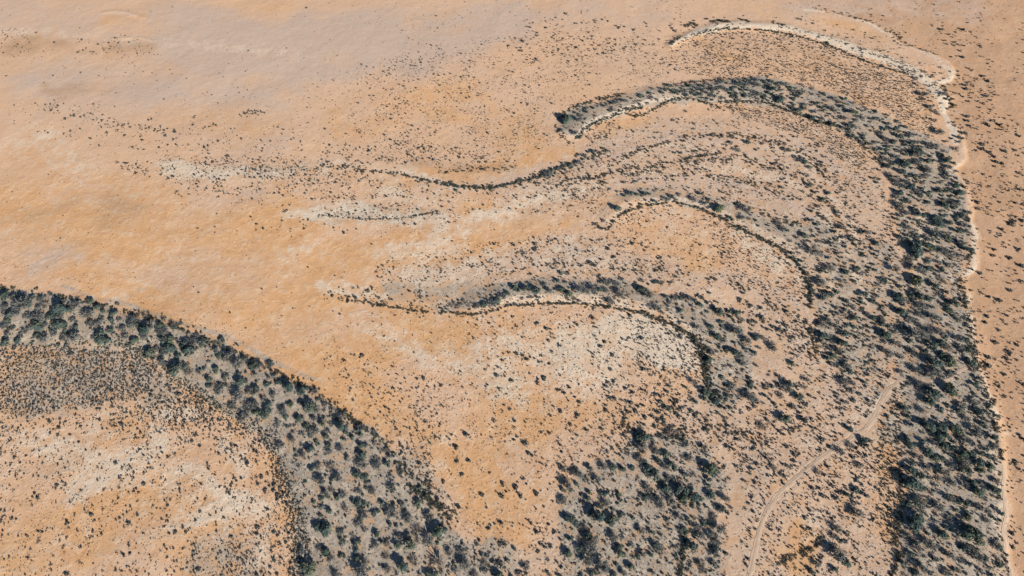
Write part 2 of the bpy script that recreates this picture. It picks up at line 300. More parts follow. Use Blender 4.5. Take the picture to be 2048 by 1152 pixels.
class Nodes:
    def __init__(s, name):
        s.m = bpy.data.materials.new(name); s.m.use_nodes = True
        s.t = s.m.node_tree; s.n = s.t.nodes; s.n.clear()
        s.out = s.n.new('ShaderNodeOutputMaterial'); s.b = s.n.new('ShaderNodeBsdfPrincipled')
        s.t.links.new(s.b.outputs[0], s.out.inputs[0])
        s.b.inputs['Roughness'].default_value = .95
        s.b.inputs['Specular IOR Level'].default_value = .1
    def put(s, sock, v):
        if hasattr(v, 'links'): s.t.links.new(v, sock)
        else: sock.default_value = v
    def math(s, op, a, b=0.0, c=0.0, clamp=False):
        n = s.n.new('ShaderNodeMath'); n.operation = op; n.use_clamp = clamp
        s.put(n.inputs[0], a); s.put(n.inputs[1], b); s.put(n.inputs[2], c)
        return n.outputs[0]
    def noise(s, scale, detail=4, rough=.55, vec=None, dist=0.0):
        n = s.n.new('ShaderNodeTexNoise'); n.inputs['Scale'].default_value = scale
        n.inputs['Detail'].default_value = detail; n.inputs['Roughness'].default_value = rough
        n.inputs['Distortion'].default_value = dist
        s.put(n.inputs['Vector'], vec if vec is not None else s.pos())
        return n.outputs['Fac']
    def pos(s):
        if not hasattr(s, '_p'): s._p = s.n.new('ShaderNodeNewGeometry').outputs['Position']
        return s._p
    def step(s, a, b, x):
        n = s.n.new('ShaderNodeMapRange'); n.interpolation_type = 'SMOOTHSTEP'
        s.put(n.inputs['Value'], x); n.inputs['From Min'].default_value = a; n.inputs['From Max'].default_value = b
        return n.outputs[0]
    def mix(s, f, a, b, mode='MIX'):
        n = s.n.new('ShaderNodeMix'); n.data_type = 'RGBA'; n.blend_type = mode
        s.put(n.inputs[0], f); s.put(n.inputs[6], a); s.put(n.inputs[7], b)
        return n.outputs[2]
    def attr(s, name):
        n = s.n.new('ShaderNodeAttribute'); n.attribute_name = name
        return n
def rgb(r, g, b): return (r, g, b, 1.0)

g = Nodes('desert_soil')
def split(name):
    a = g.attr(name)
    sp = g.n.new('ShaderNodeSeparateColor'); g.t.links.new(a.outputs['Color'], sp.inputs[0])
    return [sp.outputs[0], sp.outputs[1], sp.outputs[2], a.outputs['Alpha']]
pale, orange, grey, mauve = split('soil_a')
dark, beige, pan, rut = split('soil_b')
n_mid = g.noise(.16, 6, .6); n_big = g.noise(.018, 5, .55); n_fine = g.noise(1.1, 5, .65); n_grit = g.noise(4.5, 3, .7)
n_str = g.noise(.06, 7, .62, dist=1.2)
def edge(m, n, amt=.75, lo=.28, hi=.72):
    v = g.math('MULTIPLY_ADD', g.math('SUBTRACT', n, .5), amt, m)
    return g.math('MULTIPLY', g.step(lo, hi, v), g.step(0.0, .12, m))
col = g.mix(g.step(.35, .65, n_big), rgb(.565, .385, .258), rgb(.590, .378, .232))

col = g.mix(g.math('MULTIPLY', beige, .9), col, rgb(.500, .368, .268))
col = g.mix(g.math('MULTIPLY', pan, .95), col, g.mix(g.step(.3, .7, n_str), rgb(.455, .275, .162), rgb(.500, .318, .195)))
col = g.mix(g.math('MULTIPLY', edge(mauve, n_str, .85, .12, .85), .85), col, rgb(.490, .376, .296))
col = g.mix(g.math('MULTIPLY', edge(orange, n_str, .8, .12, .9), .9), col, g.mix(g.step(.35, .7, n_mid), rgb(.570, .312, .137), rgb(.600, .365, .188)))
col = g.mix(g.math('MULTIPLY', edge(dark, n_mid, .6, .2, .8), .7), col, rgb(.400, .250, .145))
def mottle(m, a, b, lo, hi):
    v = g.math('MULTIPLY_ADD', g.math('SUBTRACT', n_mid, .5), a, m)
    v = g.math('MULTIPLY_ADD', g.math('SUBTRACT', n_fine, .5), b, v)
    v = g.math('MULTIPLY_ADD', g.math('SUBTRACT', n_blot, .5), a, v)
    return g.math('MULTIPLY', g.step(lo, hi, v), g.step(0.0, .15, m))
n_blot = g.noise(.33, 4, .6, dist=.6)
silt = g.mix(g.step(.36, .62, n_fine), rgb(.222, .212, .180), rgb(.335, .303, .250))
silt = g.mix(g.math('MULTIPLY', g.step(.42, .66, n_blot), .6), silt, rgb(.420, .362, .284))
col = g.mix(g.math('MULTIPLY', mottle(grey, .6, .45, .0, .72), .92), col, silt)
cream = g.mix(g.step(.35, .7, n_fine), rgb(.590, .450, .320), rgb(.640, .520, .395))
col = g.mix(g.math('MULTIPLY', mottle(pale, 1.0, .7, .18, .98), .95), col, cream)
flat = g.attr('rough').outputs['Fac']
col = g.mix(g.math('MULTIPLY', g.math('MULTIPLY', g.step(.52, .70, n_blot), flat), .42), col, cream)
col = g.mix(g.math('MULTIPLY', g.math('MULTIPLY', g.step(.53, .68, n_mid), flat), .34), col, cream)
col = g.mix(g.math('MULTIPLY', g.math('MULTIPLY', g.step(.50, .36, n_blot), flat), .42), col, rgb(.555, .335, .180))
col = g.mix(g.math('MULTIPLY', g.math('MULTIPLY', g.step(.48, .36, n_mid), flat), .48), col, rgb(.520, .295, .145))
white = g.attr('soil_c').outputs['Fac']
col = g.mix(g.math('MULTIPLY', mottle(white, .9, .7, .18, .95), .92), col, g.mix(g.step(.38, .62, n_fine), rgb(.575, .465, .345), rgb(.645, .545, .420)))
col = g.mix(g.math('MULTIPLY', rut, .45), col, rgb(.560, .405, .275))
bare = g.math('SUBTRACT', 1.0, g.math('MULTIPLY', grey, .8), clamp=True)
col = g.mix(g.math('MULTIPLY', g.step(.56, .74, n_fine), .16), col, rgb(.68, .52, .36))
col = g.mix(g.math('MULTIPLY', g.step(.60, .74, n_grit), .38), col, rgb(.25, .165, .105))
g.put(g.b.inputs['Base Color'], col)
n_spot = g.noise(.8, 2, .5)
col = g.mix(g.math('MULTIPLY', g.step(.60, .70, n_spot), .22), col, rgb(.33, .21, .125))
col = g.mix(g.math('MULTIPLY', g.step(.40, .30, n_spot), .20), col, rgb(.66, .50, .35))
g.put(g.b.inputs['Base Color'], col)
vor = g.n.new('ShaderNodeTexVoronoi'); vor.inputs['Scale'].default_value = .24; g.put(vor.inputs['Vector'], g.pos())
pit = g.math('MULTIPLY', g.step(.08, .26, vor.outputs['Distance']), g.math('MULTIPLY', g.step(.47, .62, n_blot), .8))
bump = g.n.new('ShaderNodeBump'); bump.inputs['Distance'].default_value = .5; bump.inputs['Strength'].default_value = .2
hgt = g.math('ADD', g.math('ADD', pit, g.math('MULTIPLY', n_fine, .6)), g.math('ADD', g.math('MULTIPLY', g.noise(.45, 3, .5), .45), g.math('MULTIPLY', n_grit, .18)))
hgt = g.math('MULTIPLY', hgt, g.math('MULTIPLY_ADD', flat, .65, .35))
g.put(bump.inputs['Height'], hgt); g.t.links.new(bump.outputs[0], g.b.inputs['Normal'])
gme.materials.append(g.m)

# ---------------------------------------------------------------- plant shapes (unit crown radius 1, all quads)
def tube(P, R, n=5):
    P = np.asarray(P, float); V = []; F = []
    for i, p in enumerate(P):
        q = P[min(i + 1, len(P) - 1)] - P[max(i - 1, 0)]
        q = q / (np.linalg.norm(q) + 1e-9)
        a = np.cross(q, [0, 0, 1.0] if abs(q[2]) < .9 else [1.0, 0, 0]); a /= np.linalg.norm(a); b = np.cross(q, a)
        for k in range(n):
            t = 2 * math.pi * k / n
            V.append(p + R[i] * (math.cos(t) * a + math.sin(t) * b))
        if i:
            o = (i - 1) * n
            for k in range(n):
                F.append((o + k, o + (k + 1) % n, o + n + (k + 1) % n, o + n + k))
    return np.array(V), np.array(F, int)
def join(parts):
    V = []; F = []; T = []; o = 0
    for v, f, t in parts:
        V.append(v); F.append(f + o); T.append(np.full(len(v), t) if np.isscalar(t) else t); o += len(v)
    return np.concatenate(V), np.concatenate(F), np.concatenate(T)
def cards(r, C, N, size, tint, slim=.62):
    """leaf clumps: one small bent quad per centre C, facing roughly along N"""
    n = len(C)
    N = N + r.normal(0, .42, (n, 3)); N /= np.linalg.norm(N, axis=1, keepdims=True) + 1e-9
    A = np.cross(N, r.normal(0, 1, (n, 3))); A /= np.linalg.norm(A, axis=1, keepdims=True) + 1e-9
    B = np.cross(N, A)
    s = (size * r.uniform(.65, 1.35, n))[:, None]
    b = N * s * r.uniform(-.5, .2, n)[:, None]
    V = np.stack([C - A * s + b, C - B * s * slim, C + A * s + b * .6, C + B * s * slim], 1).reshape(-1, 3)
    return V, np.arange(4 * n).reshape(-1, 4), np.repeat(tint, 4)
def crown_blobs(r, nb, per, size, h0, h1, spread, flat=.8):
    parts = []
    for k in range(nb):
        a = r.uniform(0, 6.283); q = math.sqrt(r.uniform(0, 1)) * spread
        top = h0 + (h1 - h0) * (1 - .55 * (q / max(spread, .01)) ** 2) * r.uniform(.62, 1)
        br = r.uniform(.26, .46)
        c = np.array([q * math.cos(a), q * math.sin(a), top - br * flat])
        u = r.normal(0, 1, (per, 3)); u[:, 2] = np.abs(u[:, 2]) * .9 - .25
        u /= np.linalg.norm(u, axis=1, keepdims=True)
        rad = r.uniform(.78, 1.08, per)[:, None]
        C = c + u * rad * br * np.array([1, 1, flat])
        t = np.clip(r.uniform(.15, .85) + r.normal(0, .13, per), 0, 1)
        parts.append(cards(r, C, u + [0, 0, .55], size, t))
    return parts
def limbs(r, n, h0, h1, spread, base=.10):
    lean = r.normal(0, .08, 2)
    top = np.array([lean[0], lean[1], h0])
    parts = [(*tube([[0, 0, -.12], [lean[0] * .4, lean[1] * .4, h0 * .5], top], [base, base * .8, base * .65]), .5)]
    for k in range(n):
        a = 6.283 * k / n + r.uniform(-.4, .4); q = spread * r.uniform(.45, .9)
        e = np.array([q * math.cos(a), q * math.sin(a), h0 + (h1 - h0) * r.uniform(.45, .85)])
        mid = top * .5 + e * .5 + r.normal(0, .07, 3)
        parts.append((*tube([top * .94, mid, e], [base * .55, base * .38, base * .14], 4), .5))
    return parts
def twig_parts(r, n, h0, h1, spread, rad=.018):
    parts = []
    for k in range(n):
        a = r.uniform(0, 6.283); q = spread * math.sqrt(r.uniform(.1, 1)); z = h0 + (h1 - h0) * r.uniform(.35, 1) * (1 - .45 * (q / spread) ** 2)
        e = np.array([q * math.cos(a), q * math.sin(a), z])
        s = np.array([e[0] * .35, e[1] * .35, h0 + (z - h0) * .25])
        parts.append((*tube([s, s * .45 + e * .55 + r.normal(0, .06, 3), e], [rad * 1.8, rad * 1.2, rad * .5], 3), r.uniform(.2, .9)))
    return parts
R1 = np.random.default_rng(5)
HT = 1.15
def proto_leafy():
    r = R1; h = HT * r.uniform(.85, 1.15)
    return join(limbs(r, 4, h * .34, h, .6)), join(crown_blobs(r, int(r.integers(9, 14)), 30, .15, h * .26, h, .66))
def proto_grey():
    r = R1; h = HT * r.uniform(.85, 1.15)
    return join(limbs(r, 6, h * .28, h, .8, .08)), join(twig_parts(r, 46, h * .28, h, .95) + crown_blobs(r, 9, 19, .105, h * .30, h * .98, .72))
def proto_bare():
    r = R1; h = HT * .7
    return join(limbs(r, 6, h * .25, h, .85, .07)), join(twig_parts(r, 60, h * .2, h, 1.0, .022))
def proto_bush(per=15, nb=5):
    return join(crown_blobs(R1, nb, per, .16, .12, .9, .58))
def proto_shrub(n=13):
    u = R1.normal(0, 1, (n, 3)); u[:, 2] = np.abs(u[:, 2]) * .9; u /= np.linalg.norm(u, axis=1, keepdims=True)
    t = np.clip(R1.normal(.5, .2, n), 0, 1)
    return cards(R1, u * [.72, .72, .68] * R1.uniform(.6, 1.1, (n, 1)) + [0, 0, .1], u + [0, 0, .3], .42, t, .75)
def lo_leafy():
    r = R1; h = HT * r.uniform(.85, 1.15)
    return join([(*tube([[0, 0, -.1], [.02, .03, h * .5]], [.09, .05], 4), .5)]), join(crown_blobs(r, 8, 12, .24, h * .26, h, .62))
def lo_grey():
    r = R1; h = HT * r.uniform(.8, 1.1)
    return join([(*tube([[0, 0, -.1], [.03, .02, h * .5]], [.08, .04], 4), .5)]), join(twig_parts(r, 10, h * .25, h, .9, .026) + crown_blobs(r, 8, 9, .17, h * .28, h, .66))
LO_LEAFY = [lo_leafy() for _ in range(8)]
LO_GREY = [lo_grey() for _ in range(8)]
LEAFY = [proto_leafy() for _ in range(7)]
GREY = [proto_grey() for _ in range(7)]
BARE = [proto_bare() for _ in range(4)]
BUSH = [proto_bush() for _ in range(7)]
SHRUB = [proto_shrub() for _ in range(9)]
SHRUB_LO = [proto_shrub(8) for _ in range(6)]
TUFT = [proto_shrub(5) for _ in range(5)]

def plant_material(name, stops, leaf=0.0, rough=.8):
    m = Nodes(name)
    t = m.math('ADD', m.math('MULTIPLY', m.attr('tint').outputs['Fac'], .62), m.math('MULTIPLY', m.n.new('ShaderNodeObjectInfo').outputs['Random'], .38))
    ramp = m.n.new('ShaderNodeValToRGB')
    e = ramp.color_ramp.elements
    while len(e) < len(stops): e.new(.5)
    for el, (p, c) in zip(e, stops): el.position = p; el.color = rgb(*c)
    m.t.links.new(t, ramp.inputs[0])
    m.put(m.b.inputs['Base Color'], m.mix(m.step(.45, .7, m.noise(2.3, 3)), ramp.outputs[0], rgb(*[c * .8 for c in stops[len(stops) // 2][1]])))
    m.b.inputs['Roughness'].default_value = rough
    if leaf:                                          # thin leaves let part of the sun through
        tr = m.n.new('ShaderNodeBsdfTranslucent'); mx = m.n.new('ShaderNodeMixShader'); mx.inputs[0].default_value = leaf
        m.t.links.new(m.b.inputs['Base Color'].links[0].from_socket, tr.inputs['Color'])
        m.t.links.new(m.b.outputs[0], mx.inputs[1]); m.t.links.new(tr.outputs[0], mx.inputs[2]); m.t.links.new(mx.outputs[0], m.out.inputs[0])
    return m.m
M_LEAF = plant_material('leaf_dark_green', [(.1, (0.060, 0.097, 0.102)), (.40, (0.088, 0.128, 0.122)), (.62, (0.121, 0.156, 0.122)), (.85, (0.159, 0.182, 0.102)), (.98, (0.199, 0.199, 0.074))], .35)
M_GREY = plant_material('leaf_grey', [(.1, (0.096, 0.121, 0.131)), (.45, (0.145, 0.161, 0.163)), (.75, (0.181, 0.190, 0.174)), (.95, (0.255, 0.241, 0.208))], .35)
M_BARK = plant_material('bark_grey', [(.1, (.10, .085, .07)), (.6, (.20, .175, .15)), (.95, (.38, .34, .29))])
M_BUSH = plant_material('leaf_bush', [(.1, (.044, .060, .060)), (.5, (.070, .082, .070)), (.85, (.105, .104, .066)), (.98, (.155, .130, .065))], .25)
M_SHRUB = plant_material('leaf_saltbush', [(.1, (.044, .056, .060)), (.5, (.074, .080, .076)), (.85, (.110, .106, .084)), (.98, (.17, .13, .07))], .2)

# ---------------------------------------------------------------- where the trees stand, read from the photograph
# per sheet: x0, y0 and a run of x y r triples (quarter map units, r = crown with its shade)
SHEETS = [
(0,560,"30 110 45 100 125 45 145 175 40 225 190 40 345 185 35 300 215 28 120 235 45 30 215 25 250 125 30 320 145 35 175 125 18 455 215 45 545 230 34 500 165 25 560 130 18 390 100 18 715 165 25 935 190 22 680 260 50 600 185 35 770 215 40 820 245 30 900 265 30 950 310 30 880 320 28 720 340 40 790 330 35 215 275 40 300 285 45 390 290 30 460 290 25 575 310 28 575 370 25 70 270 35 40 320 25 30 350 35 85 380 35 20 260 20 265 355 45 350 350 40 440 350 45 510 385 30 190 395 40 150 430 30 50 430 30 290 430 35 340 460 45 420 425 35 500 445 45 580 450 45 140 480 28 40 495 35 260 490 12 735 445 20 800 440 45 830 470 25 870 395 30 900 420 18 970 385 30 995 445 28 930 440 15 1060 470 40 1150 450 30 1155 400 25 1185 500 18 1210 455 10 1060 310 50 1030 340 35 1110 355 28 1195 350 45 1270 360 35 1310 310 22 1380 350 35 1440 345 20 1150 275 20 1115 250 15 1300 400 35 1320 470 45 1330 540 55 1250 540 28 1190 575 35 1290 640 35 1300 670 25 1420 600 32 1500 560 50 1530 490 40 1470 500 35 1410 470 20 1620 490 45 1570 430 25 1750 600 30 1720 555 25 1660 645 22 1770 470 22 1895 520 18 1820 600 40 1850 560 35 1890 665 45 1950 630 25 1985 660 25 2030 680 30 1410 695 40 1490 690 35 1500 725 45 1360 725 25 1590 730 35 1720 715 35 1800 770 45 1670 790 45 1670 840 30 1750 850 30 1740 890 25 1920 810 55 1910 750 25 1900 920 45 1850 1000 30 2020 880 50 1990 1000 40 1950 1085 40 2035 750 25 2030 1060 20"),
(500,720,"60 40 45 40 105 40 160 30 25 195 120 30 300 205 50 230 170 30 130 190 35 40 225 40 175 275 38 100 300 25 420 235 40 400 260 25 520 240 30 590 340 35 470 365 55 410 345 25 530 390 30 320 355 28 265 410 40 280 445 25 140 370 35 30 350 30 60 420 45 110 430 35 215 500 25 390 460 35 510 470 30 585 500 30 650 510 22 685 455 35 735 520 40 765 560 30 600 400 15 660 390 15 720 440 25 450 520 25 500 565 35 485 600 20 340 575 22 405 580 22 335 635 25 235 680 25 410 670 18 530 650 15 605 610 35 625 680 25 630 730 25 470 715 28 360 720 22 420 755 40 470 780 20 720 700 38 755 630 30 780 775 22 820 615 30 860 560 28 880 530 25 885 590 20 930 680 20 890 680 28 890 760 35 885 830 35 850 905 45 910 930 30 1000 660 25 1080 720 25 1110 770 22 1020 820 35 1095 830 28 540 845 40 490 870 30 640 840 40 700 940 35 650 960 15 560 965 36 940 980 25 1125 915 18 1210 880 25 1205 905 18 1130 1000 45 1150 1040 28 980 1040 35 870 1045 25 985 575 18 650 1035 28 610 1070 30 570 1100 25"),
(500,864,"700 520 35 740 500 30 820 545 40 870 560 35 920 575 22 880 610 25 915 660 40 870 725 30 915 780 22 570 600 18 630 630 20 565 665 28 530 745 40 590 770 45 610 810 25 1055 565 30 1150 575 28 1125 635 38 1215 580 30 1250 650 40 1260 685 30 1005 640 28 1340 565 35 1180 690 12 1430 675 40 1450 700 20 765 760 12 725 805 30 735 860 25 740 895 18 815 820 -25 760 610 -30 1015 820 40 1010 905 28 1095 895 -20 855 890 38 850 945 25 1190 840 35 1175 905 28 1270 835 35 1270 900 35 1340 860 -25 1340 770 -35 1510 800 38 1430 850 30 1500 885 18 410 925 30 555 925 28 600 955 32 635 1010 25 735 990 32 850 1005 30 915 1040 40 890 1110 40 460 1075 45 545 1050 18 690 1140 35 1095 1100 32 1215 1075 45 1090 990 -30 1600 960 32 1685 950 28 1710 1055 55 1510 1020 45 1310 1030 -35 1530 1110 35 1450 1135 40 1640 1100 25 1880 1050 -45 1990 1045 25 2000 1140 40 1800 1145 30 1360 1140 15"),
(1000,864,"515 295 28 640 335 35 600 320 25 720 290 25 545 430 40 570 465 30 530 385 25 785 375 35 840 270 40 905 270 30 985 290 35 1060 285 22 1150 40 45 1140 120 35 1240 110 35 1250 150 30 1120 210 40 1160 240 25 1330 175 28 1520 200 30 1490 100 30 1640 120 30 1640 170 22 1190 290 28 1180 330 30 1250 340 35 1330 275 30 1385 260 35 1270 220 25 1350 360 30 1420 390 30 1480 330 30 1560 340 28 1690 290 45 1740 310 20 1610 250 25 1680 380 28 1670 430 25 1460 460 40 1340 440 40 1310 410 25 1180 440 28 1170 520 22 1110 540 15 1270 550 35 1290 590 35 1370 530 35 1390 570 20 1480 530 35 1560 510 40 1610 530 30 1690 500 35 1770 610 40 1830 650 20 1815 530 28 1540 590 20 1600 610 20 1660 600 15 960 490 20 845 490 28 850 560 35 800 590 30 700 530 30 680 570 25 720 480 18 510 540 25 560 690 40 600 720 28 640 760 30 740 650 45 800 680 40 910 700 40 980 660 28 690 770 25 710 830 35 750 870 35 720 930 40 760 950 35 650 930 30 560 860 25 910 840 40 980 840 22 890 790 22 970 945 50 1140 790 32 1080 830 22 1340 695 30 1220 800 25 1450 690 30 1500 690 22 1470 770 30 1500 800 25 1640 720 40 1690 740 22 1720 670 25 1590 760 25 1770 770 40 1710 830 35 1740 880 30 1740 930 28 1600 830 28 1540 920 45 1730 985 35 1720 1050 35 1620 1060 30 1640 1110 30 1290 930 35 1250 900 22 1060 900 18 1150 980 35 1070 1000 25 1210 980 18 545 970 28 700 1035 32 830 1060 38 860 1090 25 935 1055 18 1050 1080 35 1000 1130 25 750 1130 40 210 1085 32 120 935 25 150 1130 35 20 1070 30 1220 1120 20 910 1140 20"),
(1536,864,"1150 75 35 1110 30 20 1290 145 30 1250 70 25 1340 85 25 1205 190 30 1200 250 20 1290 285 32 1380 40 35 1430 30 25 1420 110 30 1510 70 40 1490 130 35 1600 50 45 1690 15 30 1820 45 35 1830 105 28 1570 180 35 1640 170 30 1530 210 30 1400 210 30 1350 200 25 1700 110 30 1760 185 28 1820 205 18 1600 250 35 1500 270 30 1700 240 30 1790 280 42 1720 310 25 1600 310 30 1440 320 50 1480 400 48 1360 290 20 1160 300 40 1180 385 45 1240 345 25 1110 400 30 1350 420 25 1250 440 25 1650 400 40 1590 420 25 1700 470 35 1720 510 28 1840 390 28 1830 460 30 1440 510 35 1480 540 30 1540 560 25 1250 540 40 1200 560 30 1130 570 30 1380 590 40 1250 590 25 1600 570 25 1660 580 25 1690 600 30 1760 630 50 1760 700 35 1270 650 28 1210 670 30 1150 690 30 1360 655 28 1510 620 25 1460 690 25 1620 680 35 1550 740 30 1180 740 40 1250 760 25 1350 715 22 1420 810 50 1380 770 25 1660 830 65 1590 780 30 1700 870 40 1520 845 20 1560 690 20 1300 880 50 1330 920 30 1190 880 45 1210 930 35 1110 820 25 1150 830 25 1630 940 40 1690 980 40 1580 930 25 1740 1010 25 1470 985 30 1430 960 20 1270 995 20 1350 1015 20 1210 1040 25 1150 975 18 1080 1045 30 1560 1030 18 1620 1060 35 1440 1110 30 1400 1130 18 1250 1090 35 1200 1130 25 1540 1110 25 1590 1130 20 1700 1100 25 1790 1090 25 1860 1060 30 1850 900 30 1870 940 22 1880 650 22 1830 700 15 590 150 40 670 100 30 780 60 28 500 115 20 710 460 35 640 500 30 700 570 25 730 645 35 680 640 25 600 675 22 560 760 45 540 830 35 590 870 25 640 820 18 580 960 50 630 1040 35 530 930 25 540 1100 28 360 1110 38 400 1060 25 740 265 25 715 380 15 420 685 16 60 275 -30 410 310 -30 370 455 18 790 510 20"),
(1536,576,"490 40 35 440 70 30 560 20 25 730 45 18 780 40 30 640 100 25 690 140 22 620 165 18 700 215 20 550 150 25 560 190 25 920 140 22 840 100 20 1060 60 35 1080 100 25 1160 60 28 1240 60 35 1290 80 40 1250 130 40 1200 30 25 1380 50 28 1440 30 30 1500 100 45 1430 130 28 1460 170 35 1540 240 30 1580 100 28 1320 150 20 1080 180 30 1170 160 18 1220 210 30 1150 240 30 1340 220 35 1390 240 30 1090 280 35 1120 320 28 800 200 28 850 230 25 920 260 30 870 290 20 970 300 25 490 260 30 440 280 25 540 300 22 640 290 28 700 300 18 620 350 25 690 345 15 450 365 30 430 420 30 500 380 22 560 390 28 610 440 28 590 490 28 520 480 20 480 560 22 530 530 28 640 620 28 530 610 22 660 660 22 960 360 40 920 340 25 1040 440 28 940 420 20 1160 350 30 1230 370 45 1310 340 30 1380 340 35 1430 380 25 1330 450 45 1260 420 25 1400 430 28 1450 460 28 1540 390 35 1600 410 20 960 495 35 1000 520 22 1070 540 22 1180 500 28 1200 530 25 1270 500 28 1480 560 45 1420 520 28 1330 580 45 1380 600 40 1290 570 28 1360 660 45 1310 690 35 1390 700 35 1210 650 25 1270 670 22 1450 665 28 1070 665 40 1640 590 30 1600 560 25 1650 650 28 1690 720 30 1660 770 30 1710 800 22 1560 470 28 1620 490 25 620 740 40 680 750 30 780 750 18 150 790 45 180 760 30 100 700 28 110 850 20 290 790 28 260 860 30 210 950 25 320 725 20 40 440 28 55 480 25 200 600 25 90 330 16 110 1040 35 160 1040 35 300 1060 28 620 910 28 690 895 15 560 870 15 680 820 22 610 830 15 660 1120 25 1220 760 35 1280 780 25 1340 840 45 1260 880 35 1310 900 25 1470 790 45 1500 840 28 1390 860 25 1240 970 30 1390 990 25 1660 910 30 1710 980 28 1570 940 40 1540 980 28 1500 920 22 1600 1040 35 1690 1000 20 1790 940 25 1100 960 25 1130 1030 25 1150 1090 30 1300 1100 35 1350 1040 28 1400 1110 30 1520 1120 40 1680 1130 35 1740 1090 25 1830 1080 20 1750 860 22"),
(1536,288,"160 40 22 270 110 28 300 130 18 350 180 18 870 30 28 950 40 30 340 320 20 490 385 20 440 435 25 410 490 28 375 380 15 120 345 15 560 540 28 460 590 22 350 530 18 660 580 20 90 620 30 120 660 28 160 690 20 290 720 28 240 740 22 190 770 22 420 770 20 530 790 25 600 660 25 660 650 18 800 700 25 740 700 20 620 740 18 680 770 20 870 780 25 370 830 35 420 870 28 490 860 20 870 850 22 750 890 20 690 930 28 560 870 25 500 990 32 430 1000 25 440 1100 45 590 1090 22 600 1130 22 720 990 18 640 1020 22 820 985 15 860 1000 20 780 1030 15 960 920 20 1030 990 28 930 1080 25 700 1090 18 1070 1080 20 1060 1130 22 890 1120 18 1000 140 25 1080 210 35 1190 250 30 1260 250 28 1200 60 35 1220 130 30 1290 180 28 1120 150 25 1100 330 20 1060 380 32 1190 300 18 1230 400 22 1380 370 25 1450 320 25 1540 380 28 1500 415 20 1070 480 38 1120 540 28 1190 530 30 1250 560 25 1350 570 35 1380 620 25 1490 470 28 1430 480 25 1290 460 22 1460 620 30 1340 690 38 1130 660 25 1190 680 22 1070 740 28 1140 780 28 1190 820 35 1180 880 32 1330 820 35 1400 850 28 1290 800 25 1200 990 42 1290 990 28 1340 1000 22 1440 740 25 1570 560 25 1610 540 22 1580 640 25 1560 780 25 1620 830 28 1650 860 18 1490 860 20 1440 960 20 1220 1080 35 1310 1090 28 1380 1050 22 1350 1130 28 1690 510 15 1520 30 28 1640 1000 14 1610 910 18 1590 340 12"),
(1536,60,"480 90 16 745 160 9 960 205 11 1075 290 10 1145 320 13 1190 375 14 985 285 7 300 40 8 480 125 10 1260 505 26 1250 545 20 1300 600 20 1350 640 25 1370 665 20 1340 715 22 1385 800 32 1340 780 22 1420 885 12 1530 940 22 1530 850 18 1530 890 16 1410 500 22 1430 545 16 1390 580 12 1440 620 14 1410 445 15 1385 295 12 1390 340 12 1460 325 9 1470 210 12 1530 360 12 1310 910 28 1350 920 25 1220 960 30 1200 990 28 1060 840 25 940 850 22 770 835 22 700 760 28 800 760 22 720 680 24 630 700 18 480 680 18 440 640 14 250 630 28 180 600 22 370 640 25 520 610 30 580 560 25 600 600 22 680 650 25 400 580 28 300 580 24 240 520 24 110 530 35 210 480 20 50 460 24 120 475 18 360 460 20 270 430 18 450 500 20 540 540 22 620 540 18 690 580 18 780 610 16 860 640 18 950 670 18 1050 720 20 1100 770 20 880 700 22 960 740 22 1020 790 22 1150 830 22 1180 930 30 1100 950 22 1010 880 22 1040 1000 25 1110 1050 28 1200 1050 30 1290 1040 28 880 940 25 960 950 20 940 1020 22 1010 1050 22 1410 960 22 1450 1030 25"),
(1090,130,"180 420 35 130 430 20 280 430 28 130 510 18 240 530 25 280 570 22 480 320 20 540 350 22 580 290 25 550 300 20 640 280 22 760 230 18 850 250 20 760 305 18 820 295 18 900 270 18 940 215 22 1050 215 22 1130 200 25 1180 215 20 1250 220 20 1350 230 25 1360 180 30 1300 140 25 1250 160 18 1420 250 14 1340 270 14 1510 240 18 1500 175 20 1580 190 18 1430 170 18 1560 140 18 1460 140 15 1500 110 15 1600 100 18 1690 140 28 1700 105 18 1760 120 20 1720 220 30 1680 200 18 340 370 16 400 400 14 390 340 14 440 430 14 1130 360 -20 1030 430 -16 690 820 -14 480 860 12 540 850 15 620 855 15 1040 700 15 1090 700 14 1190 685 12 1250 670 15 1350 640 15 1440 665 12 1490 610 20 1630 610 25 1740 620 20 1550 670 18 1690 670 12 20 850 22 60 835 22 110 825 22 160 800 20 210 790 22 260 770 25 300 790 18 270 710 14 320 715 15 390 685 15 350 690 12 460 660 12 690 1020 22 740 1030 25 800 1020 28 840 1030 20 640 1040 15 580 1130 28 690 1110 18 980 1060 28 1020 1050 18 900 990 10 1080 1030 15 1190 1060 30 1250 1020 22 1310 1070 25 1400 1120 28 1280 1100 20 1480 1035 20 1560 1110 25 1600 1120 15 880 535 -14 1240 545 10 1330 550 10 960 815 14 1030 915 14 840 770 -18 930 760 -14"),
(1150,340,"1330 300 22 1390 320 20 1290 270 15 1340 370 22 1400 380 15 1450 395 18 230 395 20 1500 350 22 790 80 14 1160 165 10 920 920 12 600 830 10 870 830 12 830 830 9 1430 900 12 1350 980 12 1330 1030 12 1270 700 8 1080 980 10"),
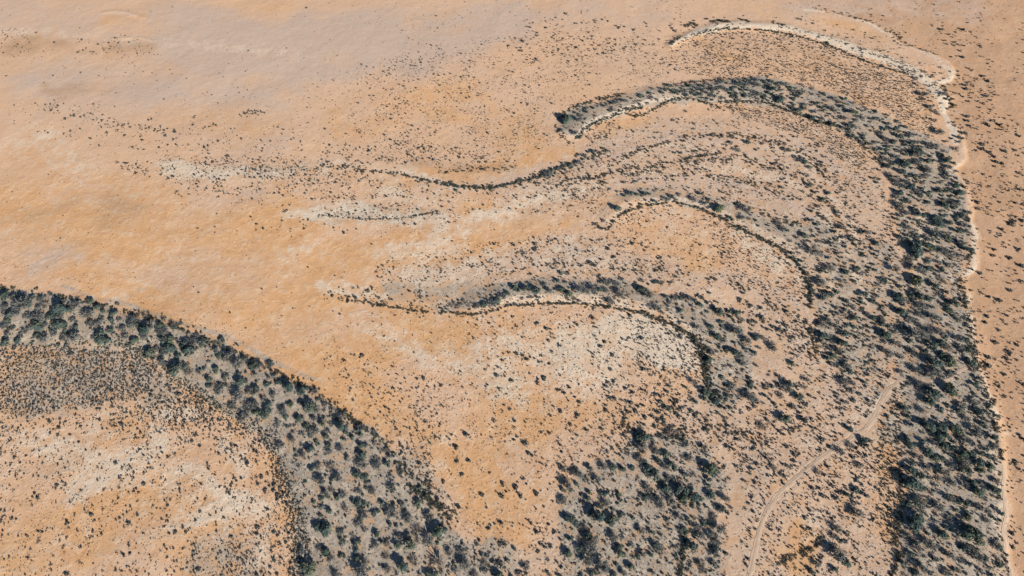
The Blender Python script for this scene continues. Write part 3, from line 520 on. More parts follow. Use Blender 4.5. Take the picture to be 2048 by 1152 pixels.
(900,500,"220 440 28 270 430 28 320 410 28 370 390 28 420 355 28 460 340 25 520 290 28 550 320 22 610 300 25 690 310 30 640 310 18 760 265 22 800 320 28 850 310 22 900 310 25 950 340 25 1000 380 22 1030 400 15 1040 300 30 1090 320 28 1150 300 30 1200 310 30 1250 310 28 1160 340 18 650 370 -20 720 375 -20 580 380 14 890 180 20 940 185 22 700 210 14 860 240 22 650 185 18 1200 210 18 1260 250 25 1330 260 28 1380 230 20 1410 270 15 1370 335 32 1400 385 15 1285 400 32 1540 310 35 1590 350 32 1510 290 20 1650 250 28 1690 260 20 1760 255 18 1540 235 18 1590 270 15 1660 450 32 1730 365 30 1740 430 25 1800 380 22 1850 380 22 1820 430 18 1920 380 28 1960 400 25 2000 430 22 1940 440 18 1850 480 15 1980 610 25 0 425 -14 70 440 -18 120 345 -15 110 395 -14 150 440 -16"),
(1250,600,"660 90 20 760 80 28 840 90 28 900 100 22 850 130 22 940 150 22 780 170 25 850 230 32 900 240 28 690 210 30 740 280 35 790 310 28 680 465 28 700 410 20 980 310 28 1050 290 28 1100 290 25 1030 200 20 950 350 18 1010 170 15 820 390 28 880 420 38 930 430 28 1080 380 22 1040 420 18 860 530 28 950 500 22 1060 520 25 950 560 18 780 610 24 1000 620 20 1020 660 28 860 680 25 830 690 22 760 730 18 710 670 16 650 730 28 710 770 28 740 800 28 640 790 20 760 850 18 830 760 20 1020 770 45 1060 800 25 960 740 22 1140 690 -28 1130 760 18 340 860 28 140 1030 28 130 1090 28 380 1050 -38 590 900 18 570 810 20 525 770 18 560 655 18 490 700 20 340 730 18 300 1080 16 240 1000 14 680 1000 14 110 980 14 1110 1000 -28"),
]
TREES = []                                            # map x, map y, map radius, kind
for x0, y0, run in SHEETS:
    v = np.array(run.split(), float).reshape(-1, 3)
    for x, y, r in v:
        TREES.append((x0 + x / 4, y0 + y / 4, abs(r) / 4, 'bare' if r < 0 else ''))
kept = []
for t in TREES:                                       # sheets overlap at their seams
    if all((t[0] - q[0]) ** 2 + (t[1] - q[1]) ** 2 > (.42 * min(t[2], q[2]) + 1.2) ** 2 for q in kept): kept.append(t)
TREES = kept
def in_poly(px, py, poly):
    return inside(np.asarray(px, float), np.asarray(py, float), np.array([(a, b) for a, b, *_ in poly], float))
fat = np.random.default_rng(77)
TREES = [(x, y, r * float(np.exp(fat.normal(0, .2))), k) for x, y, r, k in TREES]
def fill(poly, n, rmin, rmax, gap, kind=''):
    """smaller trees between the ones read one by one"""
    p = np.array([(a, b) for a, b, *_ in poly], float)
    lo, hi = p.min(0), p.max(0)
    c = rng.uniform(lo, hi, (n * 6, 2)); q = c + 18 * np.stack([fbm(c[:, 0], c[:, 1], 24, 811, 3) - .5, fbm(c[:, 0], c[:, 1], 24, 815, 3) - .5], 1); c = c[in_poly(q[:, 0], q[:, 1], poly)][:n * 2]
    Q = np.array([(t[0], t[1], t[2]) for t in TREES])
    for x, y in c:
        r = rmin + (rmax - rmin) * rng.uniform() ** 1.7
        if (np.hypot(Q[:, 0] - x, Q[:, 1] - y) > gap * (r + .55 * Q[:, 2])).all():
            TREES.append((x, y, r, kind)); Q = np.vstack([Q, (x, y, r)]); n -= 1
            if n <= 0: break
fill(BELT_LOWER, 190, 2.2, 5, .85)
fill([(1600,172),(1700,202),(1790,243),(1850,280),(1920,330),(1940,420),(1940,500),(1900,560),(1825,540),(1790,440),(1785,370),(1765,310),(1720,275),(1640,240),(1600,215)], 330, 2.4, 7.2, .68)
fill([(1300,170),(1450,158),(1520,156),(1610,172),(1600,215),(1520,200),(1400,195)], 120, 2.4, 5.6, .66)
fill(MIDFIELD, 230, 1.8, 4.6, 1.0)
fill([(1780,560),(1930,560),(1945,640),(1950,720),(1965,800),(2000,880),(2006,960),(2005,1060),(2020,1152),(1810,1152),(1815,1000),(1812,900),(1805,790),(1790,700)], 190, 2.3, 6.0, .84)
fill(GROVE, 150, 2.0, 5, .8)
fill(BELT_CENTRE, 110, 1.8, 4.2, .85)
fill([(1330,600),(1480,640),(1620,640),(1760,760),(1700,860),(1560,860),(1440,840),(1300,880)], 130, 1.8, 4.0, 1.0)
fill([(1000,1130),(1120,1120),(1130,1160),(1000,1160)], 6, 3, 6, .9)
fill([(1120,245),(1160,215),(1250,192),(1330,175),(1400,166),(1400,180),(1330,186),(1260,198),(1200,218),(1140,240)], 44, 2.0, 4.6, .68)
fill([(860,355),(930,366),(1000,366),(1060,350),(1130,325),(1200,295),(1215,305),(1140,345),(1060,372),(980,380),(900,376)], 60, 2.0, 4.2, .7)
fill([(0,570),(140,590),(330,636),(470,694),(620,768),(700,822),(790,905),(860,975),(900,1040),(860,1010),(760,890),(600,785),(440,705),(300,650),(0,600)], 46, 1.8, 3.6, .9)
fill([(1760,330),(1800,420),(1830,540),(1790,620),(1770,700),(1745,700),(1760,600),(1790,520),(1770,430),(1740,330)], 40, 1.8, 4.4, 1.0)
fill([(1770,790),(1815,790),(1820,1150),(1780,1150),(1785,1000)], 26, 1.8, 4.0, 1.0)
fill([(1930,590),(1955,640),(1965,700),(1985,770),(2005,830),(2015,900),(2000,900),(1960,790),(1938,700)], 26, 1.8, 4.4, 1.0)
fill([(1890,165),(1905,215),(1925,260),(1938,330),(1950,420),(1960,480),(1940,500),(1920,340),(1885,230)], 16, 1.8, 4.0, 1.0)
fill([(1200,800),(1340,790),(1440,840),(1460,880),(1330,865),(1250,860),(1220,930),(1190,900)], 30, 1.8, 4.2, 1.1)
fill([(1450,900),(1500,920),(1510,1020),(1480,1100),(1450,1150),(1445,1000)], 14, 1.8, 4.0, 1.2)
fill([(1060,1000),(1130,950),(1160,930),(1130,1010),(1125,1150),(1080,1150)], 12, 1.8, 4.0, 1.2)

# ---------------------------------------------------------------- shrubs of the flats: polygon, number per 100 x 100 map units, radius range, clumping
SHRUB_LAND = [
    ([(-40,690),(250,690),(380,760),(430,830),(300,870),(140,850),(60,880),(-40,890)], 90, 1.2, 2.6, .9),
    ([(-40,715),(60,700),(150,692),(250,698),(310,735),(290,790),(200,805),(80,822),(-40,835)], 620, 1.3, 2.4, .4),
    ([(-40,690),(250,690),(320,725),(370,770),(430,815),(470,860),(380,850),(300,800),(240,720),(100,705),(-40,715)], 300, 1.4, 2.8, .4),
    ([(220,760),(400,790),(520,870),(540,960),(430,900),(300,860),(180,840)], 95, 1.4, 3.0, .8),
    ([(-40,830),(300,820),(420,850),(560,930),(600,1060),(600,1180),(-40,1180)], 46, 1.2, 3.0, .9),
    ([(-40,850),(60,840),(120,880),(160,940),(60,960),(-40,930)], 60, 1.2, 2.4, .7), ([(230,830),(370,800),(390,870),(330,940),(240,960)], 75, 1.2, 2.6, .8),
    ([(440,960),(560,960),(580,1100),(560,1180),(500,1180),(480,1060)], 90, 1.3, 3.0, .7), ([(380,1080),(500,1080),(540,1180),(370,1180)], 120, 1.2, 2.6, .8),
    ([(520,860),(548,880),(580,960),(610,1010),(625,1080),(605,1180),(580,1180),(588,1080),(565,1000),(545,930)], 330, 1.5, 2.8, .3),
    ([(500,850),(560,855),(555,905),(520,880)], 260, 1.4, 2.6, .3), ([(310,725),(400,770),(440,830),(500,850),(520,890),(470,860),(380,800)], 170, 1.4, 2.6, .6),
    ([(660,690),(760,720),(880,760),(905,880),(820,890),(760,850),(700,800),(640,750)], 46, 1.6, 3.0, .5), ([(740,770),(860,780),(900,890),(790,880)], 55, 1.3, 2.6, .5),
    ([(770,880),(860,890),(870,940),(890,1000),(850,990),(800,930)], 165, 1.6, 3.0, .3), ([(840,960),(900,980),(930,1060),(1010,1130),(960,1160),(900,1060)], 90, 1.6, 3.6, .6),
    ([(850,770),(1100,740),(1260,800),(1250,870),(1130,960),(900,860)], 20, 1.8, 3.4, .8), ([(980,830),(1130,940),(1110,1050),(900,1020),(870,900)], 10, 2.2, 4.2, .6), ([(860,780),(1240,800),(1120,950),(900,860)], 40, .8, 1.4, .8),
    ([(1130,840),(1260,830),(1280,900),(1160,945),(1110,960)], 70, 1.5, 3.0, .6), ([(930,1040),(1130,1040),(1140,1180),(1000,1180)], 60, 1.6, 3.4, .8),
    ([(930,640),(1100,620),(1200,610),(1200,780),(1050,780),(950,720)], 34, 1.7, 3.2, .5), ([(1180,612),(1290,630),(1300,780),(1180,790)], 55, 1.6, 3.2, .5), ([(1270,640),(1345,650),(1400,700),(1410,760),(1330,780),(1270,720)], 170, 1.3, 2.4, .4), ([(1200,740),(1420,770),(1330,860),(1240,850),(1200,800)], 70, 1.6, 3.4, .7),
    ([(1330,650),(1385,668),(1405,705),(1410,745),(1360,740)], 260, 1.2, 2.0, .3), ([(660,600),(900,640),(930,760),(760,700),(680,660)], 14, 1.2, 2.4, .9),
    ([(1210,440),(1330,405),(1430,440),(1500,560),(1400,580),(1250,530),(1180,500)], 90, 1.2, 2.2, .7), ([(1400,425),(1500,470),(1600,545),(1620,600),(1560,610),(1460,560)], 220, 1.2, 2.2, .5), ([(1280,570),(1480,600),(1610,600),(1610,680),(1480,640),(1330,590)], 42, 2.0, 4.0, .6),
    ([(1340,90),(1400,66),(1560,64),(1700,105),(1840,150),(1870,210),(1870,280),(1790,232),(1660,180),(1520,152),(1400,155),(1330,130)], 480, 1.1, 1.9, .5), ([(1560,120),(1700,130),(1850,170),(1880,270),(1790,230),(1650,175)], 240, 1.2, 2.0, .5),
    ([(1440,205),(1560,220),(1640,245),(1720,285),(1760,320),(1720,340),(1600,270),(1480,240)], 700, 1.1, 1.8, .3), ([(1160,270),(1240,240),(1240,262),(1180,285)], 330, 1.2, 2.0, .3),
    ([(1170,280),(1300,230),(1480,240),(1560,270),(1480,300),(1300,310),(1200,310)], 95, 1.1, 2.2, .7), ([(1560,250),(1700,300),(1770,370),(1750,420),(1640,340),(1500,290)], 130, 1.3, 2.4, .7),
    ([(1060,340),(1200,300),(1400,290),(1560,330),(1640,400),(1480,410),(1300,380),(1180,400),(1060,400)], 120, 1.3, 2.6, .7), ([(1480,300),(1700,330),(1790,420),(1790,560),(1640,430),(1520,390)], 50, 1.4, 3.0, .9), ([(1600,280),(1760,420),(1790,520),(1720,480),(1640,360)], 130, .7, 1.2, .5),
    ([(940,420),(1100,380),(1210,362),(1210,420),(1080,440)], 110, 1.1, 2.2, .7), ([(620,420),(700,405),(850,408),(960,420),(900,450),(720,445)], 105, 1.3, 2.5, .6), ([(480,410),(640,420),(720,470),(600,480),(500,460)], 22, 1.6, 2.8, .7),
    ([(870,360),(1000,378),(1060,372),(1200,320),(1210,350),(1060,400),(880,410),(720,380)], 60, 1.2, 2.4, .8),
    ([(640,570),(760,570),(900,590),(960,610),(900,625),(760,610),(650,600)], 130, 1.5, 3.0, .6), ([(740,520),(900,500),(1060,470),(1230,470),(1300,540),(1180,570),(950,570),(780,580)], 85, 1.2, 2.2, .6), ([(1020,480),(1300,470),(1350,560),(1200,560),(1050,520)], 40, 1.8, 3.4, .8), ([(950,440),(1200,420),(1200,480),(1000,500)], 22, 1.2, 2.2, .8),
    ([(230,320),(420,310),(560,315),(720,320),(740,350),(860,400),(640,400),(420,385),(260,345)], 150, 1.3, 2.5, .7), ([(420,310),(640,330),(720,345),(640,370),(480,350)], 210, 1.2, 2.2, .6), ([(300,365),(640,380),(800,400),(560,420),(380,410)], 28, 1.3, 2.4, .7),
    ([(20,200),(220,205),(360,250),(560,260),(800,250),(900,330),(720,330),(420,315),(200,300),(20,250)], 32, 1.2, 2.6, 1.1), ([(60,205),(130,210),(240,240),(380,262),(300,280),(200,260),(100,225)], 90, 1.3, 2.6, 1.3), ([(650,280),(800,280),(1030,300),(1040,340),(880,345),(740,320)], 110, 1.3, 2.6, 1.1),
    ([(720,130),(900,80),(1100,60),(1340,70),(1340,160),(1200,185),(1100,250),(1110,300),(900,290),(700,260)], 80, 1.0, 2.0, .7), ([(1000,60),(1150,20),(1370,40),(1350,130),(1200,120),(1020,120)], 26, 1.7, 3.0, .5), ([(480,80),(700,100),(760,140),(700,260),(500,260),(420,150)], 12, 1.0, 1.8, .8),
    ([(0,60),(60,55),(120,80),(280,72),(318,90),(310,120),(220,110),(100,105),(0,110)], 95, 1.0, 2.2, 1.2), ([(0,100),(320,110),(420,200),(200,200),(0,160)], 14, .9, 1.6, .8),
    ([(1400,0),(1620,10),(1780,40),(1900,90),(1900,0)], 14, 1.2, 2.2, .7), ([(1590,25),(1700,45),(1800,100),(1870,130),(1870,165),(1760,120),(1620,60)], 62, 1.3, 2.8, .7), ([(1800,130),(1900,150),(1880,200),(1840,170)], 100, 1.3, 2.8, .6),
    ([(1860,40),(1960,60),(2000,200),(2060,300),(2060,460),(1950,420),(1935,300),(1910,230),(1910,140)], 56, 2.0, 3.3, .6), ([(1960,430),(2100,430),(2100,760),(1975,740),(1955,640)], 36, 2.4, 4.2, .7), ([(1975,740),(2100,760),(2100,1180),(2030,1180),(2012,1060),(2010,900)], 32, 2.2, 4.4, .8), ([(1900,0),(2100,0),(2100,300),(2000,180)], 20, 1.0, 1.9, .9),
    ([(1880,500),(1940,480),(1945,560),(1910,560)], 120, 1.3, 2.5, .5), ([(1930,580),(1955,640),(1970,760),(1945,700),(1925,620)], 130, 1.6, 3.0, .5),
    ([(1620,650),(1640,720),(1580,720),(1560,660),(1590,630)], 190, 1.5, 2.6, .4), ([(1430,780),(1780,740),(1790,860),(1700,1000),(1500,1000),(1450,900)], 78, 1.7, 3.4, .7), ([(1440,860),(1640,820),(1700,880),(1600,960),(1480,940)], 90, 1.5, 2.8, .6),
    ([(1300,820),(1450,820),(1450,900),(1300,880)], 110, 1.6, 3.2, .6), ([(1500,1000),(1680,900),(1790,880),(1795,1180),(1480,1180)], 92, 1.6, 3.0, .6), ([(1760,840),(1800,840),(1803,960),(1805,1060),(1770,1090),(1750,960)], 260, 1.5, 2.8, .3), ([(1480,1000),(1560,1000),(1560,1180),(1470,1180)], 30, 1.3, 2.4, .7),
    ([(1560,640),(1780,620),(1780,760),(1640,780)], 70, 1.5, 3.0, .6), ([(1420,420),(1790,440),(1790,760),(1650,720),(1620,560)], 60, 1.4, 2.6, .6),
    (GROVE, 90, 1.4, 2.8, .6), (BELT_CENTRE, 80, 1.3, 2.4, .6), (BELT_LOWER, 55, 1.2, 2.4, .6), (BELT_RIGHT, 75, 1.2, 2.4, .6), ([(1780,560),(1930,560),(2000,880),(2010,1160),(1805,1160),(1800,800)], 50, 1.3, 2.4, .6),
    ([(0,380),(500,400),(620,540),(700,680),(400,650),(100,560),(0,560)], 3, 1.0, 1.9, .8), ([(0,380),(500,400),(620,540),(700,680),(400,650),(100,560),(0,560)], 11, .6, 1.0, .8), ([(0,0),(1400,0),(1000,80),(600,110),(0,60)], 2, 1.0, 1.8, .8), ([(620,440),(1000,440),(1180,470),(900,500),(740,520),(660,570),(560,520)], 7, 1.0, 2.0, .8),
]
BUSH_LINES = [
    ([(1225,318),(1320,288),(1420,270),(1520,275),(1610,310),(1680,380),(1730,470)], 4, 6, 1.5, 3.0), ([(1140,368),(1250,335),(1360,322),(1480,318),(1580,345),(1670,420),(1730,520),(1760,620)], 4, 6, 1.6, 3.2), ([(1240,365),(1360,350),(1480,358),(1600,400),(1690,470)], 4, 6, 1.5, 3.2), ([(1480,620),(1570,660),(1650,750),(1700,850)], 6, 6, 1.7, 3.4), ([(1530,600),(1630,650),(1720,760)], 6, 7, 1.7, 3.4), ([(1020,540),(1120,525),(1260,540),(1340,570)], 5, 7, 1.5, 2.8), ([(860,548),(960,528),(1060,500)], 5, 6, 1.2, 2.4),
    ([(860,362),(930,373),(1000,372),(1060,357),(1120,335),(1170,315),(1215,300)], 4, 3.2, 2.0, 3.8), ([(1215,330),(1280,300),(1380,275),(1480,268),(1580,290),(1660,345),(1720,430)], 8, 5.5, 1.6, 3.2), ([(1100,372),(1200,350),(1320,330),(1440,315),(1540,318),(1630,365),(1700,450),(1745,540)], 9, 5.5, 1.6, 3.4),
    ([(1480,410),(1580,440),(1660,490),(1710,570),(1735,660),(1740,740)], 10, 6, 1.8, 3.6), ([(1260,530),(1400,545),(1520,590),(1610,650),(1680,740),(1700,800)], 12, 8, 1.8, 3.6), ([(1330,790),(1420,850),(1520,880),(1600,860)], 14, 6, 2, 4), ([(880,345),(960,335),(1020,340)], 6, 3.5, 1.2, 2.4), ([(140,232),(240,248),(360,262)], 7, 7, 1.2, 2.4), ([(480,228),(540,222)], 4, 4, 1.4, 2.6), ([(640,315),(760,300),(860,290)], 10, 8, 1.2, 2.4),                                        # the dark bushes that rim the sand ridges: map line, half spread, spacing, radius range
    ([(-20,572),(30,575),(100,588),(160,600),(250,622),(330,643)], 5, 9, 2.4, 4.6), ([(330,645),(400,672),(470,703),(540,738),(620,778)], 5, 4.5, 2.2, 4.4), ([(620,778),(690,828),(750,868),(790,915),(830,965),(870,1010)], 8, 2.4, 1.9, 3.6), ([(815,970),(850,990),(880,1010),(900,1040)], 9, 2.5, 2.6, 5.0),
    ([(-20,693),(100,690),(180,684),(250,688),(310,712)], 7, 6, 1.4, 2.8), ([(230,686),(300,710),(330,730),(352,762),(400,790),(440,812)], 11, 1.2, 1.2, 2.5), ([(440,812),(500,850),(535,880),(552,935),(580,985),(592,1050),(588,1150)], 15, .9, 1.0, 2.3),
    ([(690,598),(760,610),(830,621),(900,625),(950,629)], 3, 4.0, 2.0, 3.4), ([(945,629),(985,622),(1015,611),(1080,608),(1150,605),(1210,612),(1280,624)], 2, 2.6, 2.2, 3.4), ([(1280,624),(1340,645),(1380,667),(1402,700),(1408,740),(1416,775),(1440,790)], 5, 1.6, 2.2, 3.8), ([(1385,670),(1412,700),(1415,740)], 6, 2.2, 2.8, 4.6),
    ([(1188,446),(1200,455),(1216,458),(1226,444),(1250,424),(1290,410),(1350,403),(1400,415)], 2, 2.3, 2.0, 3.4), ([(1400,415),(1450,440),(1510,470),(1560,495),(1600,530),(1618,570),(1624,600)], 3.5, 1.8, 2.0, 3.4), ([(1612,545),(1625,590),(1620,620)], 6, 3, 2.4, 4.2),
    ([(1160,272),(1172,252),(1202,241),(1230,229),(1252,217),(1290,214)], 4, 1.3, 1.6, 2.8), ([(1250,225),(1270,231),(1292,227),(1318,211),(1342,199),(1366,195),(1392,198),(1416,206),(1442,216)], 3, 1.5, 1.5, 2.5), ([(1440,203),(1500,202),(1540,206),(1573,219),(1606,230),(1636,243),(1671,248),(1696,259),(1716,277),(1728,288)], 3.2, 1.2, 1.4, 2.5), ([(1728,288),(1745,305),(1765,330)], 5, 3, 2, 3.4),
    ([(1115,240),(1130,225),(1150,212),(1190,200),(1250,187)], 4, 2.4, 1.8, 3.2), ([(1112,250),(1120,268),(1140,285),(1150,288)], 3, 3.0, 1.8, 2.8), ([(1325,172),(1380,164),(1450,157)], 2, 2.6, 1.3, 2.2),
    ([(1390,71),(1410,62),(1452,56),(1494,57),(1535,60),(1574,66),(1612,76),(1654,89),(1688,102),(1723,118),(1758,130),(1792,141),(1815,146)], 2.2, 1.9, 1.5, 2.6), ([(1340,88),(1352,78),(1366,72)], 2, 3, 2, 3.4), ([(1370,52),(1385,46),(1395,50)], 3, 2, 2.2, 3.8), ([(1420,42),(1440,40),(1460,44)], 3, 2, 2.4, 4.2), ([(1480,38),(1500,41)], 2, 3, 2, 3.4), ([(1545,44),(1570,50)], 2, 3, 1.8, 3.2), ([(1570,52),(1640,68),(1720,95),(1790,120),(1850,145)], 3, 6, 1.2, 2.2),
    ([(1625,14),(1690,28),(1745,42),(1785,66),(1795,78),(1830,92),(1880,110)], 3, 6, 1.4, 2.4), ([(1786,66),(1800,72),(1792,84)], 4, 2.2, 1.6, 2.8), ([(1890,170),(1898,195),(1905,215)], 5, 2.6, 2.4, 4.2), ([(1850,145),(1870,165),(1888,180)], 5, 4, 1.8, 3.2),
    ([(715,338),(760,343),(800,346),(850,360),(920,372),(980,376),(1040,364),(1090,350)], 3, 3.0, 1.8, 3.4), ([(640,330),(680,332),(720,338)], 5, 2.6, 1.6, 3.0), ([(1112,372),(1140,358),(1180,354),(1215,365)], 2, 2.4, 1.4, 2.4), ([(636,428),(680,434),(730,438),(790,437),(840,430),(880,420)], 1.5, 2.6, 1.3, 2.0), ([(1255,352),(1290,340),(1340,345)], 4, 3, 1.5, 2.6),
    ([(1362,318),(1390,314),(1415,309),(1442,305)], 3, 1.9, 1.8, 3.0), ([(1786,770),(1792,810),(1795,850),(1804,920),(1803,980)], 7, 2.6, 1.7, 3.4), ([(1803,975),(1806,1010),(1797,1050),(1796,1090)], 6, 1.9, 2.0, 3.9), ([(1800,1100),(1795,1120),(1788,1152),(1780,1180)], 9, 1.8, 2.4, 4.4), ([(1372,1060),(1368,1090),(1365,1120),(1358,1160)], 6, 1.6, 2.4, 4.2),
    ([(1618,652),(1625,675),(1631,695),(1642,714)], 4, 2.2, 1.8, 3.2), ([(1550,1130),(1580,1115),(1620,1100),(1650,1075)], 8, 3, 2.2, 4.2), ([(1935,520),(1945,505),(1950,480)], 3, 3, 2, 3.4), ([(1885,340),(1905,358),(1930,375)], 3, 2.6, 1.8, 3.0), ([(1925,560),(1935,640),(1950,700),(1968,780),(1985,830)], 9, 3.2, 2.2, 4.4), ([(1985,830),(2003,900),(2006,940),(2000,1000)], 5, 4, 2.2, 4.0), ([(2004,1070),(2010,1110),(2020,1152)], 4, 2.6, 1.8, 3.2),
    ([(1240,830),(1260,860),(1250,900)], 14, 3, 2.0, 3.8), ([(1400,1000),(1300,990),(1280,1010)], 14, 6, 2.2, 3.6), ([(980,480),(1000,500)], 8, 8, 1.6, 2.6), ([(1320,880),(1380,870),(1350,850)], 12, 3, 2.2, 4.0), ([(400,180),(440,200)], 6, 12, 1.2, 2.0), ([(490,222),(520,222)], 4, 4, 1.4, 2.4), ([(385,240),(392,228)], 3, 3, 1.4, 2.2),
]
def scatter(poly, dens, r0, r1, clump, seed):
    p = np.array([(a, b) for a, b, *_ in poly], float)
    lo, hi = p.min(0), p.max(0)
    n = int(1.8 * dens * 1e-4 * (hi - lo).prod() * (1 + clump * .9))
    c = rng.uniform(lo, hi, (n, 2))
    wob = 15.0
    q = c + np.stack([fbm(c[:, 0], c[:, 1], 42, 401, 4), fbm(c[:, 0], c[:, 1], 42, 405, 4)], 1) * 2 * wob - wob
    c = c[in_poly(q[:, 0], q[:, 1], poly)]
    k = fbm(c[:, 0], c[:, 1] * 1.3, 26, 500 + seed % 7, 4)
    keep = rng.uniform(0, 1, len(c)) < np.clip((1 + clump * 5 * (k - .5)) / (1 + clump * .9), .04, 1)
    c = c[keep]
    r = r0 * .9 + (r1 * 1.4 - r0 * .9) * rng.uniform(0, 1, len(c)) ** 3.4
    return np.column_stack([c, r])
SH = np.vstack([scatter(*a, i) for i, a in enumerate(SHRUB_LAND)])
BU = []
for pts, spread, gap, r0, r1 in BUSH_LINES:
    p = np.array(pts, float); seg = np.hypot(*np.diff(p, axis=0).T); cum = np.concatenate([[0], np.cumsum(seg)])
    n = max(2, int(1.25 * cum[-1] / gap)); s = np.sort(rng.uniform(0, cum[-1], n))
    bx = np.interp(s, cum, p[:, 0]); by = np.interp(s, cum, p[:, 1])
    wob = 1.2 * (fbm(bx, by, 18, 601, 3) - .5) * 2
    BU.append(np.column_stack([bx + rng.normal(0, spread * .55, n) + wob * .5, by + rng.normal(0, spread * .45, n) + wob, r0 + (r1 - r0) * rng.uniform(0, 1, n) ** 1.5]))
for pts, spread, gap, r0, r1 in BUSH_LINES[17:]:       # stragglers that spill down the slopes
    p = np.array(pts, float); seg = np.hypot(*np.diff(p, axis=0).T); cum = np.concatenate([[0], np.cumsum(seg)])
    n = int(cum[-1] / gap * .55); s = rng.uniform(0, cum[-1], n)
    BU.append(np.column_stack([np.interp(s, cum, p[:, 0]) + rng.normal(0, spread * 1.6 + 3, n), np.interp(s, cum, p[:, 1]) + rng.normal(0, spread * 1.3 + 2.5, n), r0 * .75 + (r1 - r0) * rng.uniform(0, 1, n) ** 2]))
BU = np.vstack(BU)
TR = np.array([(t[0], t[1], t[2]) for t in TREES])
def thin(A, f):
    """drop plants that would stand inside a neighbour"""
    cell = {}; keep = []
    order = np.argsort(-A[:, 2])
    for i in order:
        x, y, r = A[i]; cx, cy = int(x // 10), int(y // 10); ok = True
        for u in (cx - 1, cx, cx + 1):
            for w in (cy - 1, cy, cy + 1):
                for j in cell.get((u, w), ()):
                    if (A[j, 0] - x) ** 2 + (A[j, 1] - y) ** 2 < (f * (r + A[j, 2])) ** 2: ok = False; break
                if not ok: break
            if not ok: break
        if ok: cell.setdefault((cx, cy), []).append(i); keep.append(i)
    return A[np.array(keep)]
def clear_of(A, B, f, extra=0.0):
    cell = {}
    for j, (x, y, r) in enumerate(B): cell.setdefault((int(x // 20), int(y // 20)), []).append(j)
    keep = []
    for i, (x, y, r) in enumerate(A):
        cx, cy = int(x // 20), int(y // 20); ok = True
        for u in (cx - 1, cx, cx + 1):
            for w in (cy - 1, cy, cy + 1):
                for j in cell.get((u, w), ()):
                    if (B[j, 0] - x) ** 2 + (B[j, 1] - y) ** 2 < (f * B[j, 2] + extra * r) ** 2: ok = False
        if ok: keep.append(i)
    return A[np.array(keep)]
BU = thin(BU, .36)
SH = thin(SH, .66)
TU = np.vstack([scatter([(-20, -20), (2070, -20), (2070, 1180), (-20, 1180)], 46, .75, 1.3, 1.2, 5), scatter([(-20, 580), (700, 680), (1200, 400), (1560, 330), (1800, 500), (1800, 1180), (-20, 1180)], 60, .75, 1.35, 1.2, 2), scatter([(420,200),(720,130),(900,90),(1340,70),(1340,160),(1110,240),(1110,310),(720,330),(300,320)], 130, .9, 1.5, 1.0, 4), scatter([(930,640),(1200,610),(1400,700),(1400,780),(1240,880),(950,900),(840,760)], 70, .9, 1.5, .8, 3)])
TU = TU[rng.uniform(0, 1, len(TU)) < np.where((TU[:, 0] < 750) & (TU[:, 1] < 640) & (TU[:, 1] < 520 + .2 * TU[:, 0]), .25, 1)]
SH = clear_of(SH, BU, .9); SH = clear_of(SH, TR, .62)
def off_track(A):
    x, y, s = at(A[:, 0], A[:, 1]); ok = np.ones(len(A), bool)
    for w, pts in TRACKS:
        W, _ = resample([(a, b, 0) for a, b in pts]); ok &= line_dist(x, y, W, 6) > w * .5 + .5 * A[:, 2] * s
    return A[ok]
SH = off_track(SH); BU = off_track(BU)
def stand(mx, my, mr, k, lift):
    """map spot of a crown -> foot of the plant and crown radius in metres"""
    _, _, s = at(mx, my)
    R = mr * s * k
    x, y, _ = at(mx, my, 0); z = height(x, y)
    x, y, _ = at(mx, my, z + lift * R)
    return x, y, height(x, y), R

# ---------------------------------------------------------------- meshes shared by the single plants
def proto_mesh(name, p, mat):
    V, F, T = p
    me = quad_mesh(name, V, F, False, {'tint': ('FLOAT', T)})
    me.materials.append(mat)
    return me
TRUNKS = {'leafy': [proto_mesh('trunk', t, M_BARK) for t, c in LEAFY], 'grey': [proto_mesh('trunk', t, M_BARK) for t, c in GREY], 'bare': [proto_mesh('trunk', t, M_BARK) for t, c in BARE]}
CROWNS = {'leafy': [proto_mesh('crown', c, M_LEAF) for t, c in LEAFY], 'grey': [proto_mesh('crown', c, M_GREY) for t, c in GREY], 'bare': [proto_mesh('crown', c, M_BARK) for t, c in BARE]}
BUSHES = [proto_mesh('bush', p, M_BUSH) for p in BUSH]
SHRUBS = [proto_mesh('shrub', p, M_SHRUB) for p in SHRUB]

kinds = []
for x, y, r, k in TREES:
    if k: kinds.append(k); continue
    share = .50 if x > 1000 else .40
    kinds.append('leafy' if rng.uniform() < share else ('bare' if rng.uniform() < .05 else 'grey'))
kinds = np.array(kinds)
in_view = lambda A: (A[:, 0] > -4) & (A[:, 0] < 2052) & (A[:, 1] > -4) & (A[:, 1] < 1156)
N_EACH = 300
def largest(A, mask):
    i = np.flatnonzero(mask & in_view(A)); return i[np.argsort(-A[i, 2])][:N_EACH]
PICK = {k: largest(TR, kinds == k) for k in ('leafy', 'grey', 'bare')}
PICK['bush'] = largest(BU, np.ones(len(BU), bool)); PICK['shrub'] = largest(SH, np.ones(len(SH), bool))

